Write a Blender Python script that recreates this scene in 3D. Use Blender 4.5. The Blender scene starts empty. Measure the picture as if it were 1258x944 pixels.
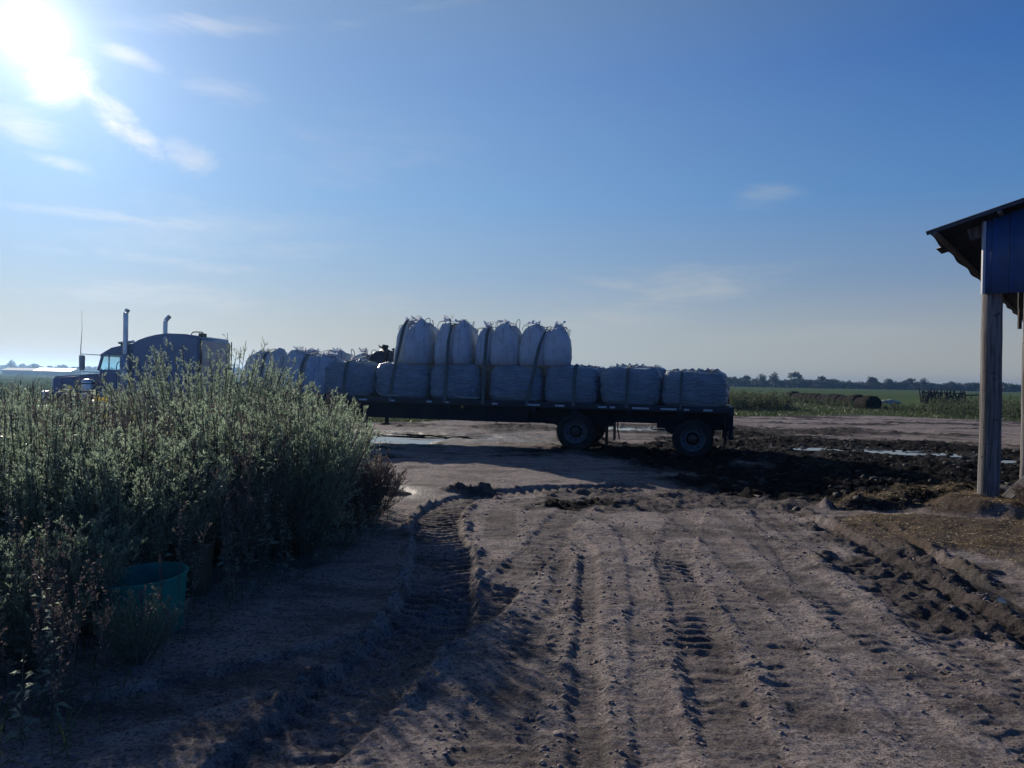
import bpy, bmesh, math, random
import numpy as np
from mathutils import Vector, Matrix
from mathutils.bvhtree import BVHTree
R_ = math.radians
sc = bpy.context.scene
COL = sc.collection

# ------------------------------------------------------------------ camera
CAMH = 1.9
cd = bpy.data.cameras.new("camera"); cam = bpy.data.objects.new("camera", cd); COL.objects.link(cam)
cd.sensor_width = 36; cd.lens = 932/1258*36; cd.clip_end = 6000; cd.clip_start = 0.05
cam.matrix_world = Matrix.Translation((0, 0, CAMH)) @ Matrix.Rotation(R_(90-0.37), 4, 'X') @ Matrix.Rotation(R_(1.09), 4, 'Z')
sc.camera = cam
# ------------------------------------------------------------------ sky, sun, exposure
SUN_AZ, SUN_EL = R_(-32.57), R_(20.5)       # azimuth from +Y towards +X
SD = Vector((math.sin(SUN_AZ)*math.cos(SUN_EL), math.cos(SUN_AZ)*math.cos(SUN_EL), math.sin(SUN_EL)))
sl = bpy.data.lights.new("sun", 'SUN'); sl.energy = 5.0; sl.angle = R_(0.6); sl.color = (1.0, .90, .78)
so = bpy.data.objects.new("sun", sl); COL.objects.link(so); so.rotation_euler = SD.to_track_quat('Z', 'Y').to_euler()
sc.view_settings.view_transform = 'Standard'; sc.view_settings.look = 'None'
sc.view_settings.exposure = 0.0; sc.view_settings.gamma = 1
sc.cycles.use_denoising = True
sc.cycles.max_bounces = 4; sc.cycles.diffuse_bounces = 3; sc.cycles.glossy_bounces = 2; sc.cycles.transmission_bounces = 3; sc.cycles.transparent_max_bounces = 8
sc.cycles.use_adaptive_sampling = True; sc.cycles.adaptive_threshold = .02; sc.cycles.volume_bounces = 0
sc.cycles.sample_clamp_indirect = 6

class NT:
    """tiny helper to write node maths"""
    def __init__(s, tree): s.t = tree; s.n = tree.nodes; s.l = tree.links
    def new(s, typ, **kw):
        n = s.n.new(typ)
        for k, v in kw.items(): setattr(n, k, v)
        return n
    def put(s, sock, v):
        if isinstance(v, bpy.types.NodeSocket): s.l.new(v, sock)
        else:
            try: sock.default_value = v
            except Exception: sock.default_value = (*v, 1) if len(v) == 3 else v
    def m(s, op, a, b=None, c=None, clamp=False):
        n = s.new('ShaderNodeMath', operation=op, use_clamp=clamp)
        s.put(n.inputs[0], a)
        if b is not None: s.put(n.inputs[1], b)
        if c is not None: s.put(n.inputs[2], c)
        return n.outputs[0]
    def vm(s, op, a, b=None, out=0):
        n = s.new('ShaderNodeVectorMath', operation=op); s.put(n.inputs[0], a)
        if b is not None: s.put(n.inputs[1], b)
        return n.outputs[out]
    def dot(s, a, b): return s.vm('DOT_PRODUCT', a, b, out='Value')
    def mix(s, f, a, b, mode='MIX'):
        n = s.new('ShaderNodeMix', data_type='RGBA', blend_type=mode)
        s.put(n.inputs[0], f); s.put(n.inputs[6], a); s.put(n.inputs[7], b)
        return n.outputs[2]
    def ramp(s, f, lo, hi):
        n = s.new('ShaderNodeMapRange', interpolation_type='SMOOTHSTEP'); s.put(n.inputs[0], f)
        s.put(n.inputs[1], lo); s.put(n.inputs[2], hi); return n.outputs[0]
    def noise(s, vec, scale, detail=4, rough=.55, out='Fac', dist=0.0, lac=2.0):
        n = s.new('ShaderNodeTexNoise'); s.put(n.inputs['Vector'], vec)
        n.inputs['Scale'].default_value = scale; n.inputs['Detail'].default_value = detail
        n.inputs['Roughness'].default_value = rough; n.inputs['Distortion'].default_value = dist
        n.inputs['Lacunarity'].default_value = lac
        return n.outputs[out]
    def mapping(s, vec, scale=(1, 1, 1), rot=(0, 0, 0), loc=(0, 0, 0)):
        n = s.new('ShaderNodeMapping'); s.put(n.inputs[0], vec)
        n.inputs['Scale'].default_value = scale; n.inputs['Rotation'].default_value = rot; n.inputs['Location'].default_value = loc
        return n.outputs[0]

w = bpy.data.worlds.new("World"); sc.world = w; w.use_nodes = True
W = NT(w.node_tree); W.n.clear()
sky = W.new('ShaderNodeTexSky', sky_type='NISHITA', sun_disc=False)
sky.sun_elevation = SUN_EL; sky.sun_rotation = SUN_AZ; sky.air_density = 1.0; sky.dust_density = 0.3; sky.ozone_density = 2.2; sky.altitude = 100
D = W.new('ShaderNodeTexCoord').outputs['Generated']
Dn = W.vm('NORMALIZE', D)
sep = W.new('ShaderNodeSeparateXYZ'); W.put(sep.inputs[0], Dn)
elev = sep.outputs[2]
# clear deep-blue morning sky: pale at the horizon, deepening upwards, brighter round the sun
cr = W.new('ShaderNodeValToRGB'); W.put(cr.inputs[0], elev); els = cr.color_ramp.elements
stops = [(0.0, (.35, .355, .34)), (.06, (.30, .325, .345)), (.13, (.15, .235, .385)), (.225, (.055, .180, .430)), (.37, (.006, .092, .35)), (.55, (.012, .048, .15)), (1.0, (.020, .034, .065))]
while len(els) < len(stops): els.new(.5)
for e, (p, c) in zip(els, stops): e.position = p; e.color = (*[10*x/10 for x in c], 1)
def scaled(col, f):
    n = W.new('ShaderNodeVectorMath', operation='SCALE'); W.put(n.inputs[0], col); W.put(n.inputs['Scale'], f); return n.outputs[0]
base = W.vm('ADD', scaled(cr.outputs[0], 10.0), scaled(sky.outputs[0], 0.03))
cosA = W.dot(Dn, tuple(SD))
ang = W.m('ARCCOSINE', W.m('MINIMUM', cosA, 1.0))
def aur(width, amp, p=1.0):
    return W.m('MULTIPLY', W.m('EXPONENT', W.m('MULTIPLY', W.m('POWER', W.m('DIVIDE', ang, R_(width)), p), -1.0)), amp)
base = W.vm('ADD', base, scaled((.50, .68, .76), aur(48.5, 4.0, 2.2)))
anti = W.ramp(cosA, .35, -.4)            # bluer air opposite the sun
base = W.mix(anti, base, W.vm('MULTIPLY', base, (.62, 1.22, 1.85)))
glow = W.m('MULTIPLY', W.ramp(elev, .16, .0), W.ramp(cosA, .70, .97))   # dusty warm air low under the sun
base = W.mix(glow, base, W.vm('MULTIPLY', base, (.96, .84, .74)))
# thin cloud at infinity: each patch is a soft ellipse of directions broken up by noise
def dirv(az, el): return Vector((math.sin(az)*math.cos(el), math.cos(az)*math.cos(el), math.sin(el)))
warp = W.noise(Dn, 5.0, 2, .6, out='Color'); wv = W.vm('ADD', Dn, W.vm('MULTIPLY', W.vm('SUBTRACT', warp, (.5, .5, .5)), (.10, .10, .045)))
FIBRE = W.noise(W.mapping(wv, scale=(5, 5, 26), rot=(0, R_(5), 0)), 1.5, 7, .66, dist=.4)
PUFF = W.noise(W.mapping(wv, scale=(1, 1, 1.6)), 13, 7, .66, dist=.5)
def patch(az, el, ra, re, rot, nscale, stretch, lo, hi, amount):
    c = dirv(R_(az), R_(el)); right = Vector((math.cos(R_(az)), -math.sin(R_(az)), 0)); up = right.cross(c); up = -up if up.z < 0 else up
    cr, sr = math.cos(R_(rot)), math.sin(R_(rot))
    e1 = right*cr+up*sr; e2 = -right*sr+up*cr
    a = W.m('MULTIPLY', W.dot(Dn, tuple(e1)), 1/math.sin(R_(ra))); b = W.m('MULTIPLY', W.dot(Dn, tuple(e2)), 1/math.sin(R_(re)))
    off1 = c.dot(e1)/math.sin(R_(ra)); off2 = c.dot(e2)/math.sin(R_(re))
    a = W.m('SUBTRACT', a, off1); b = W.m('SUBTRACT', b, off2)
    n = FIBRE if ra > 4.7 else PUFF
    rr = W.m('SQRT', W.m('ADD', W.m('MULTIPLY', a, a), W.m('MULTIPLY', b, b)))
    fall = W.ramp(rr, 1.0, 0.0)
    facing = W.m('GREATER_THAN', W.dot(Dn, tuple(c)), 0.3)
    v = W.ramp(W.m('MULTIPLY', W.m('ADD', n, W.m('MULTIPLY', W.m('SUBTRACT', fall, .5), .42)), 1), lo, hi)
    return W.m('MULTIPLY', W.m('MULTIPLY', W.m('MULTIPLY', v, W.ramp(rr, 1.0, .45)), facing), amount)
patches = [
    patch(-27.4, 16.3, 4.6, 2.0, -38, 1.5, .8, .44, .86, .52),
    patch(-22.9, 14.5, 3.6, 2.4, -20, 1.3, .8, .44, .95, .40),
    patch(-21.4, 19.1, 5.5, 2.2, -10, 1.7, .6, .42, 1.0, .22),
    patch(-33.4, 15.2, 5.0, 2.8, -25, 1.6, .8, .40, 1.0, .36),
    patch(-31.5, 13.3, 3.5, .8, -8, 1.4, .7, .40, 1.0, .45),
    patch(-29.3, 10.2, 12., .8, 1, 1.4, .7, .40, 1.0, .34),
    patch(-24.0, 7.6, 13., 1.0, -2, 1.4, .7, .40, 1.0, .30),
    patch(-26.0, 5.0, 16., 1.8, 1, 1.6, .6, .40, 1.0, .36),
    patch(-10.0, 5.6, 8.0, 1.2, 0, 1.4, .7, .40, 1.0, .22),
    patch(13.2, 7.4, 13., 2.6, 4, 1.5, .6, .40, .95, .40),
    patch(18.0, 13.2, 5.2, 1.9, 8, 1.6, .7, .40, 1.0, .28),
    patch(7.0, 4.6, 12., 2.0, 2, 1.7, .6, .40, 1.0, .30),
    patch(24.0, 3.6, 14., 1.6, 1, 1.6, .6, .40, 1.0, .20),
    patch(-23.0, 22.8, 12., 1.4, 9, 1.6, .6, .42, 1.0, .28),
    patch(-6.0, 26.0, 14., 1.2, 14, 1.2, .7, .45, 1.0, .14),
    patch(-31.0, 18.0, 3.6, 2.6, 40, 1.6, .9, .36, .8, .60),
    patch(-27.0, 20.3, 5.0, 1.2, -14, 1.5, .6, .38, .9, .45),
    patch(-22.0, 9.5, 20., 5.5, 0, 2.2, .5, .44, 1.1, .20),
    patch(6.0, 6.5, 22., 4.0, 2, 2.4, .45, .44, 1.1, .20),
    patch(-12.0, 16.0, 16., 6.0, 6, 2.0, .5, .48, 1.1, .12),
]
cl = patches[0]   # summed below
for p in patches[1:]: cl = W.m('ADD', cl, p)
cl = W.m('MINIMUM', W.m('MULTIPLY', cl, 1.35), 0.85)
toSun = W.m('POWER', W.m('MAXIMUM', cosA, 0.0), 8.0)
cloudc = W.mix(toSun, (4.4, 4.9, 5.2, 1), (9.4, 8.6, 8.2, 1))
skyc = W.mix(cl, base, cloudc)
skyc = W.vm('ADD', skyc, scaled((1.0, .93, .86), W.m('ADD', aur(1.0, 22., .9), aur(6.0, 3.2, 1.0))))
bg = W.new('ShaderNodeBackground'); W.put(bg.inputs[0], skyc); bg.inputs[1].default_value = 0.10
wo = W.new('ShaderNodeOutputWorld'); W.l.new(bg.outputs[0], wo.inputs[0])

# ------------------------------------------------------------------ helpers
def link(o, parent=None):
    COL.objects.link(o)
    if parent is not None: o.parent = parent
    return o
def tag(o, label=None, cat=None, group=None, kind=None):
    if label: o['label'] = label
    if cat: o['category'] = cat
    if group: o['group'] = group
    if kind: o['kind'] = kind
    return o
def empty(name, loc=(0, 0, 0), rot=(0, 0, 0)):
    o = bpy.data.objects.new(name, None); o.empty_display_size = .2; COL.objects.link(o); o.location = loc; o.rotation_euler = rot; return o
def npmesh(name, V, Fq, mat, smooth=False, parent=None, attrs=None):
    """V (n,3), Fq (m,k) same-length faces"""
    V = np.asarray(V, np.float32); Fq = np.asarray(Fq, np.int32)
    me = bpy.data.meshes.new(name); me.vertices.add(len(V)); me.vertices.foreach_set('co', V.ravel())
    k = Fq.shape[1]; me.loops.add(Fq.size); me.loops.foreach_set('vertex_index', Fq.ravel())
    me.polygons.add(len(Fq)); me.polygons.foreach_set('loop_start', np.arange(0, Fq.size, k, dtype=np.int32))
    me.polygons.foreach_set('loop_total', np.full(len(Fq), k, np.int32))
    if smooth: me.polygons.foreach_set('use_smooth', np.ones(len(Fq), bool))
    if attrs:
        for an_, av in attrs.items():
            a = me.attributes.new(an_, 'FLOAT', 'POINT'); a.data.foreach_set('value', np.asarray(av, np.float32))
    me.materials.append(mat); me.update(); me.validate()
    return link(bpy.data.objects.new(name, me), parent)
def npmesh2(name, parts, parent=None):
    """parts: list of (V, F, mat) with quads/tris; several materials in one mesh"""
    me = bpy.data.meshes.new(name); Vs = []; loops = []; ls = []; lt = []; mi = []; off = 0; lo = 0
    for i, (V, Fq, mat) in enumerate(parts):
        V = np.asarray(V, np.float32); Fq = np.asarray(Fq, np.int32); Vs.append(V); loops.append((Fq+off).ravel())
        k = Fq.shape[1]; ls.append(lo+np.arange(0, Fq.size, k)); lt.append(np.full(len(Fq), k)); mi.append(np.full(len(Fq), i))
        off += len(V); lo += Fq.size; me.materials.append(mat)
    V = np.concatenate(Vs); L = np.concatenate(loops).astype(np.int32)
    me.vertices.add(len(V)); me.vertices.foreach_set('co', V.ravel()); me.loops.add(len(L)); me.loops.foreach_set('vertex_index', L)
    n = sum(len(a) for a in ls); me.polygons.add(n)
    me.polygons.foreach_set('loop_start', np.concatenate(ls).astype(np.int32)); me.polygons.foreach_set('loop_total', np.concatenate(lt).astype(np.int32))
    me.polygons.foreach_set('material_index', np.concatenate(mi).astype(np.int32)); me.update(); me.validate()
    return link(bpy.data.objects.new(name, me), parent)
class MB:
    def __init__(s): s.bm = bmesh.new()
    def box(s, x0, x1, y0, y1, z0, z1, M=None):
        vs = [s.bm.verts.new(p) for p in ((x0,y0,z0),(x1,y0,z0),(x1,y1,z0),(x0,y1,z0),(x0,y0,z1),(x1,y0,z1),(x1,y1,z1),(x0,y1,z1))]
        for f in ((0,3,2,1),(4,5,6,7),(0,1,5,4),(1,2,6,5),(2,3,7,6),(3,0,4,7)): s.bm.faces.new([vs[i] for i in f])
        if M is not None:
            for v in vs: v.co = M @ v.co
        return s
    def beam(s, a, b, w_, h_, up=(0, 0, 1)):
        a, b = Vector(a), Vector(b); d = (b-a); L = d.length; d.normalize(); u = Vector(up)
        if abs(d.dot(u)) > .98: u = Vector((1, 0, 0))
        x = d.cross(u).normalized(); z = x.cross(d)
        M = Matrix((( x.x, d.x, z.x, a.x), (x.y, d.y, z.y, a.y), (x.z, d.z, z.z, a.z), (0, 0, 0, 1)))
        return s.box(-w_/2, w_/2, 0, L, -h_/2, h_/2, M)
    def tube(s, pts, r, n=8, caps=True):
        pts = [Vector(p) for p in pts]; rs = r if isinstance(r, (list, tuple)) else [r]*len(pts); rings = []
        for i, p in enumerate(pts):
            d = (pts[min(i+1, len(pts)-1)]-pts[max(i-1, 0)]).normalized()
            u = Vector((0, 0, 1)) if abs(d.z) < .9 else Vector((1, 0, 0))
            x = d.cross(u).normalized(); y = d.cross(x)
            rings.append([s.bm.verts.new(p+(x*math.cos(t)+y*math.sin(t))*rs[i]) for t in [2*math.pi*k/n for k in range(n)]])
        for a, b in zip(rings, rings[1:]):
            for k in range(n): s.bm.faces.new((a[k], a[(k+1) % n], b[(k+1) % n], b[k]))
        if caps: s.bm.faces.new(rings[0][::-1]); s.bm.faces.new(rings[-1])
        return s
    def lathe(s, prof, c, axis='y', n=32):
        """prof [(r, a)] revolved about axis through c"""
        c = Vector(c); rings = []
        for r, a in prof:
            ring = []
            for k in range(n):
                t = 2*math.pi*k/n; q = (r*math.cos(t), r*math.sin(t))
                p = {'y': (q[0], a, q[1]), 'z': (q[0], q[1], a), 'x': (a, q[0], q[1])}[axis]
                ring.append(s.bm.verts.new(c+Vector(p)))
            rings.append(ring)
        for a, b in zip(rings, rings[1:]):
            for k in range(n): s.bm.faces.new((a[k], a[(k+1) % n], b[(k+1) % n], b[k]))
        return s
    def prism(s, poly, y0, y1):
        """poly in xz extruded along y"""
        A = [s.bm.verts.new((x, y0, z)) for x, z in poly]; B = [s.bm.verts.new((x, y1, z)) for x, z in poly]; n = len(poly)
        for k in range(n): s.bm.faces.new((A[k], A[(k+1) % n], B[(k+1) % n], B[k]))
        s.bm.faces.new(A[::-1]); s.bm.faces.new(B); return s
    def build(s, name, mat, parent=None, bevel=0, smooth=False, seg=2):
        bmesh.ops.recalc_face_normals(s.bm, faces=s.bm.faces)
        if bevel:
            es = [e for e in s.bm.edges if len(e.link_faces) == 2 and e.calc_face_angle(0) > R_(35)]
            bmesh.ops.bevel(s.bm, geom=es, offset=bevel, segments=seg, affect='EDGES', clamp_overlap=True)
        me = bpy.data.meshes.new(name); s.bm.to_mesh(me); s.bm.free(); me.materials.append(mat)
        if smooth or bevel:
            me.polygons.foreach_set('use_smooth', [True]*len(me.polygons))
            if not smooth or smooth == 'auto': me.set_sharp_from_angle(angle=R_(40))
            elif smooth is True: me.set_sharp_from_angle(angle=R_(55))
        return link(bpy.data.objects.new(name, me), parent)

# ---- numpy noise
def _h(ix, iy, seed):
    n = (ix.astype(np.int64)*374761393 + iy.astype(np.int64)*668265263 + seed*1442695041) & 0xffffffff
    n = ((n ^ (n >> 13))*1274126177) & 0xffffffff
    return ((n ^ (n >> 16)) & 0xffff)/65535.0
def vnoise(x, y, seed=0):
    ix = np.floor(x); iy = np.floor(y); fx = x-ix; fy = y-iy; ix = ix.astype(np.int64); iy = iy.astype(np.int64)
    u = fx*fx*(3-2*fx); v = fy*fy*(3-2*fy)
    return ((_h(ix, iy, seed)*(1-u)+_h(ix+1, iy, seed)*u)*(1-v)+(_h(ix, iy+1, seed)*(1-u)+_h(ix+1, iy+1, seed)*u)*v)*2-1
def fbm(x, y, oct=4, seed=0, gain=.5):
    a = 1; s = 0*x; t = 0
    for i in range(oct):
        s = s+a*vnoise(x+17.3*i, y-9.1*i, seed+i); t += a; x = x*2.03; y = y*2.03; a *= gain
    return s/t
def sstep(a, b, x):
    t = np.clip((x-a)/(b-a), 0, 1); return t*t*(3-2*t)

# ------------------------------------------------------------------ materials
def mat(name, color=(.5, .5, .5), rough=.6, metal=0, spec=.5, var=0.0, vscale=3.0, bump=0.0, bscale=40.0, translucent=0.0, coat=0.0, var2=None, stretch=(1, 1, 1), alpha=None):
    m = bpy.data.materials.new(name); m.use_nodes = True; N = NT(m.node_tree)
    b = N.n['Principled BSDF']; out = N.n['Material Output']
    b.inputs['Roughness'].default_value = rough; b.inputs['Metallic'].default_value = metal
    b.inputs['Specular IOR Level'].default_value = spec; b.inputs['Coat Weight'].default_value = coat
    co = N.new('ShaderNodeTexCoord').outputs['Object']; co = N.mapping(co, scale=stretch)
    c = (*color, 1)
    if var or var2:
        f = N.noise(co, vscale, 5, .6); f = N.ramp(f, .3, .7)
        c2 = tuple(var2) if var2 else tuple(x*(1-var) for x in color)
        c = N.mix(f, (*color, 1), (*c2, 1))
    N.put(b.inputs['Base Color'], c)
    if bump:
        bn = N.new('ShaderNodeBump'); bn.inputs['Strength'].default_value = 1; bn.inputs['Distance'].default_value = bump
        N.put(bn.inputs['Height'], N.noise(co, bscale, 4, .6)); N.l.new(bn.outputs[0], b.inputs['Normal'])
    if translucent:
        t = N.new('ShaderNodeBsdfTranslucent'); N.put(t.inputs[0], c)
        mx = N.new('ShaderNodeMixShader'); mx.inputs[0].default_value = translucent
        N.l.new(b.outputs[0], mx.inputs[1]); N.l.new(t.outputs[0], mx.inputs[2]); N.l.new(mx.outputs[0], out.inputs[0])
    return m
M = {}
M['black_paint'] = mat('black_paint', (.008, .012, .022), .55, var=.3, bump=.001)
M['truck_paint'] = mat('truck_paint', (.055, .095, .18), .38, coat=.3, var2=(.065, .11, .20), vscale=1.5)
M['frame'] = mat('frame', (.006, .009, .018), .75, var2=(.014, .014, .020), vscale=2, spec=.2)
M['rubber'] = mat('rubber', (.012, .012, .013), .9, var2=(.035, .030, .026), vscale=6, bump=.002, bscale=60, spec=.2)
M['rim'] = mat('rim', (.10, .11, .13), .65, metal=.15, var2=(.08, .075, .07), vscale=12)
M['hub'] = mat('hub', (.06, .035, .03), .6, var=.4, vscale=10)
M['chrome'] = mat('chrome', (.55, .57, .6), .32, metal=.8, var=.25, vscale=4)
M['chrome_dull'] = mat('chrome_dull', (.30, .31, .34), .42, metal=.7, var=.3, vscale=6)
M['tape'] = mat('tape', (.5, .5, .52), .45, var=.35, vscale=25)
M['grey_panel'] = mat('grey_panel', (.16, .18, .22), .35, coat=.3)
M['woodplank'] = mat('woodplank', (.05, .042, .038), .85, var=.5, vscale=6, bump=.003)
M['strap'] = mat('strap', (.12, .14, .13), .75, var=.3, vscale=30, translucent=.2)
M['dark_sheet'] = mat('dark_sheet', (.02, .022, .03), .5, var=.4, bump=.01, bscale=20)
M['straw'] = mat('straw_piece', (.42, .32, .17), .6, var2=(.22, .15, .08), vscale=3, translucent=.25)
M['clod'] = mat('clod', (.016, .013, .012), .75, var2=(.036, .028, .024), vscale=9, bump=.006, bscale=70)
M['bale'] = mat('bale', (.012, .011, .010), 1.0, spec=.05, var2=(.024, .020, .016), vscale=5, bump=.03, bscale=30)
M['rust'] = mat('rust', (.03, .022, .018), .9, var=.5)
M['barnwhite'] = mat('barnwhite', (.40, .42, .42), .5)
M['barnwall'] = mat('barnwall', (.2, .2, .2), .8)
M['bark'] = mat('bark', (.05, .04, .03), .95)

def sack_mat(name, base, wrapped):
    m = bpy.data.materials.new(name); m.use_nodes = True; N = NT(m.node_tree); b = N.n['Principled BSDF']; out = N.n['Material Output']
    co = N.new('ShaderNodeTexCoord').outputs['Object']
    # woven cloth with dust rubbed in from below
    f = N.ramp(N.noise(co, 2.2, 5, .6), .35, .75); c = N.mix(f, (*base, 1), (*[x*.72 for x in base], 1))
    if wrapped:   # film bands; crinkle highlights and fold shade painted as pale and dark streaks
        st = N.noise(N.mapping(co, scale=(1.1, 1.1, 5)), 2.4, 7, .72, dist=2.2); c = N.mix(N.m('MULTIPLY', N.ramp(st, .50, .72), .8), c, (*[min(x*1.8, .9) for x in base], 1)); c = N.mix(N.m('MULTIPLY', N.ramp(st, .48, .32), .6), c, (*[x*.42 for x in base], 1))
    else:
        st = N.noise(N.mapping(co, scale=(7, 7, .8)), 1.8, 5, .62, dist=.6); c = N.mix(N.m('MULTIPLY', N.ramp(st, .48, .34), .65), c, (*[x*.50 for x in base], 1))
    z = N.new('ShaderNodeSeparateXYZ'); N.put(z.inputs[0], co)
    dirt = N.m('MULTIPLY', N.ramp(N.m('ADD', z.outputs[2], N.m('MULTIPLY', N.noise(co, 4, 4), .35)), .55, .1), .5)
    c = N.mix(dirt, c, (.20, .17, .15, 1))
    N.put(b.inputs['Base Color'], c)
    if wrapped: b.inputs['Roughness'].default_value = .28; b.inputs['Specular IOR Level'].default_value = .6
    else: b.inputs['Roughness'].default_value = .75; b.inputs['Specular IOR Level'].default_value = .3
    sc_ = (1.2, 1.2, 16) if wrapped else (9, 9, 2.2)
    n1 = N.noise(N.mapping(co, scale=sc_), 1.6, 5, .6, dist=.7); n2 = N.noise(N.mapping(co, scale=(2, 2, 7)), 3.0, 4, .55, dist=.5)
    bn = N.new('ShaderNodeBump'); bn.inputs['Distance'].default_value = .11 if wrapped else .075
    N.put(bn.inputs['Height'], N.m('ADD', n1, N.m('MULTIPLY', n2, .8))); N.l.new(bn.outputs[0], b.inputs['Normal'])
    t = N.new('ShaderNodeBsdfTranslucent'); N.put(t.inputs[0], c)
    mx = N.new('ShaderNodeMixShader'); mx.inputs[0].default_value = .20 if wrapped else .34
    N.l.new(b.outputs[0], mx.inputs[1]); N.l.new(t.outputs[0], mx.inputs[2]); N.l.new(mx.outputs[0], out.inputs[0])
    return m
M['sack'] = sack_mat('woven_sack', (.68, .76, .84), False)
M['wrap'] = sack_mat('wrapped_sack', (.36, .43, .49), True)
M['loop'] = mat('loop', (.30, .28, .24), .8, translucent=.3)

def leaf_mat(name, c1, c2, c3, trans=.4, rough=.5, scale=1.2):
    m = bpy.data.materials.new(name); m.use_nodes = True; N = NT(m.node_tree); b = N.n['Principled BSDF']; out = N.n['Material Output']
    g = N.new('ShaderNodeNewGeometry'); co = g.outputs['Position']; rnd = g.outputs['Random Per Island']
    c = N.mix(N.ramp(N.noise(co, scale, 4, .6), .38, .62), (*c1, 1), (*c2, 1))
    c = N.mix(N.ramp(rnd, .45, 1.0), c, (*c3, 1))
    N.put(b.inputs['Base Color'], c); b.inputs['Roughness'].default_value = rough; b.inputs['Specular IOR Level'].default_value = .45
    t = N.new('ShaderNodeBsdfTranslucent'); N.put(t.inputs[0], c)
    mx = N.new('ShaderNodeMixShader'); mx.inputs[0].default_value = trans
    N.l.new(b.outputs[0], mx.inputs[1]); N.l.new(t.outputs[0], mx.inputs[2]); N.l.new(mx.outputs[0], out.inputs[0])
    return m
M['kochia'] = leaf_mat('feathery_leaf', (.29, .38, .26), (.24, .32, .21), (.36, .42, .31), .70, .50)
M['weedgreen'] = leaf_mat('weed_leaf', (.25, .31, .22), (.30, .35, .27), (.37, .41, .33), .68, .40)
M['farweed'] = leaf_mat('far_weed_leaf', (.06, .09, .035), (.09, .11, .05), (.12, .13, .07), .4, .75)
M['weedbrown'] = leaf_mat('seed_stalk', (.13, .10, .088), (.17, .13, .112), (.20, .17, .14), .4, .6)
M['stem'] = leaf_mat('stem', (.10, .08, .055), (.07, .06, .04), (.13, .10, .07), .1, .6)
M['grassblade'] = leaf_mat('grass_blade', (.045, .075, .022), (.06, .09, .028), (.10, .10, .045), .4, .5, .3)
M['treeleaf'] = leaf_mat('tree_leaf', (.030, .042, .022), (.040, .052, .026), (.05, .06, .03), .2, .6, .1)
M['petal'] = mat('petal', (.55, .42, .04), .5, translucent=.4)

# ------------------------------------------------------------------ ground
def catmull(P, step=.12):
    P = np.array(P, float); out = []
    Q = np.vstack([2*P[0]-P[1], P, 2*P[-1]-P[-2]])
    for i in range(1, len(Q)-2):
        n = max(2, int(np.linalg.norm(Q[i+1]-Q[i])/step)); t = np.linspace(0, 1, n, endpoint=False)[:, None]
        out.append(.5*((2*Q[i])+(-Q[i-1]+Q[i+1])*t+(2*Q[i-1]-5*Q[i]+4*Q[i+1]-Q[i+2])*t*t+(-Q[i-1]+3*Q[i]-3*Q[i+1]+Q[i+2])*t**3))
    out.append(P[-1:]); return np.vstack(out)
def track_coords(x, y, P, reach):
    P = catmull(P); lo = P.min(0)-reach; hi = P.max(0)+reach
    sel = np.where((x > lo[0]) & (x < hi[0]) & (y > lo[1]) & (y < hi[1]))[0]
    X = x[sel]; Y = y[sel]; best = np.full(len(sel), 1e9); sd = np.zeros(len(sel)); arc = np.zeros(len(sel)); L = 0; tot = 0
    for a, b in zip(P, P[1:]):
        d = b-a; l = math.hypot(*d)
        if l < 1e-6: continue
        t = np.clip(((X-a[0])*d[0]+(Y-a[1])*d[1])/l/l, 0, 1); ex = X-a[0]-t*d[0]; ey = Y-a[1]-t*d[1]; q = ex*ex+ey*ey
        m = q < best; best[m] = q[m]; sd[m] = (np.sqrt(q)*np.sign(ex*d[1]-ey*d[0]))[m]; arc[m] = (L+t*l)[m]; L += l
    return sel, sd, arc, L
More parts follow.
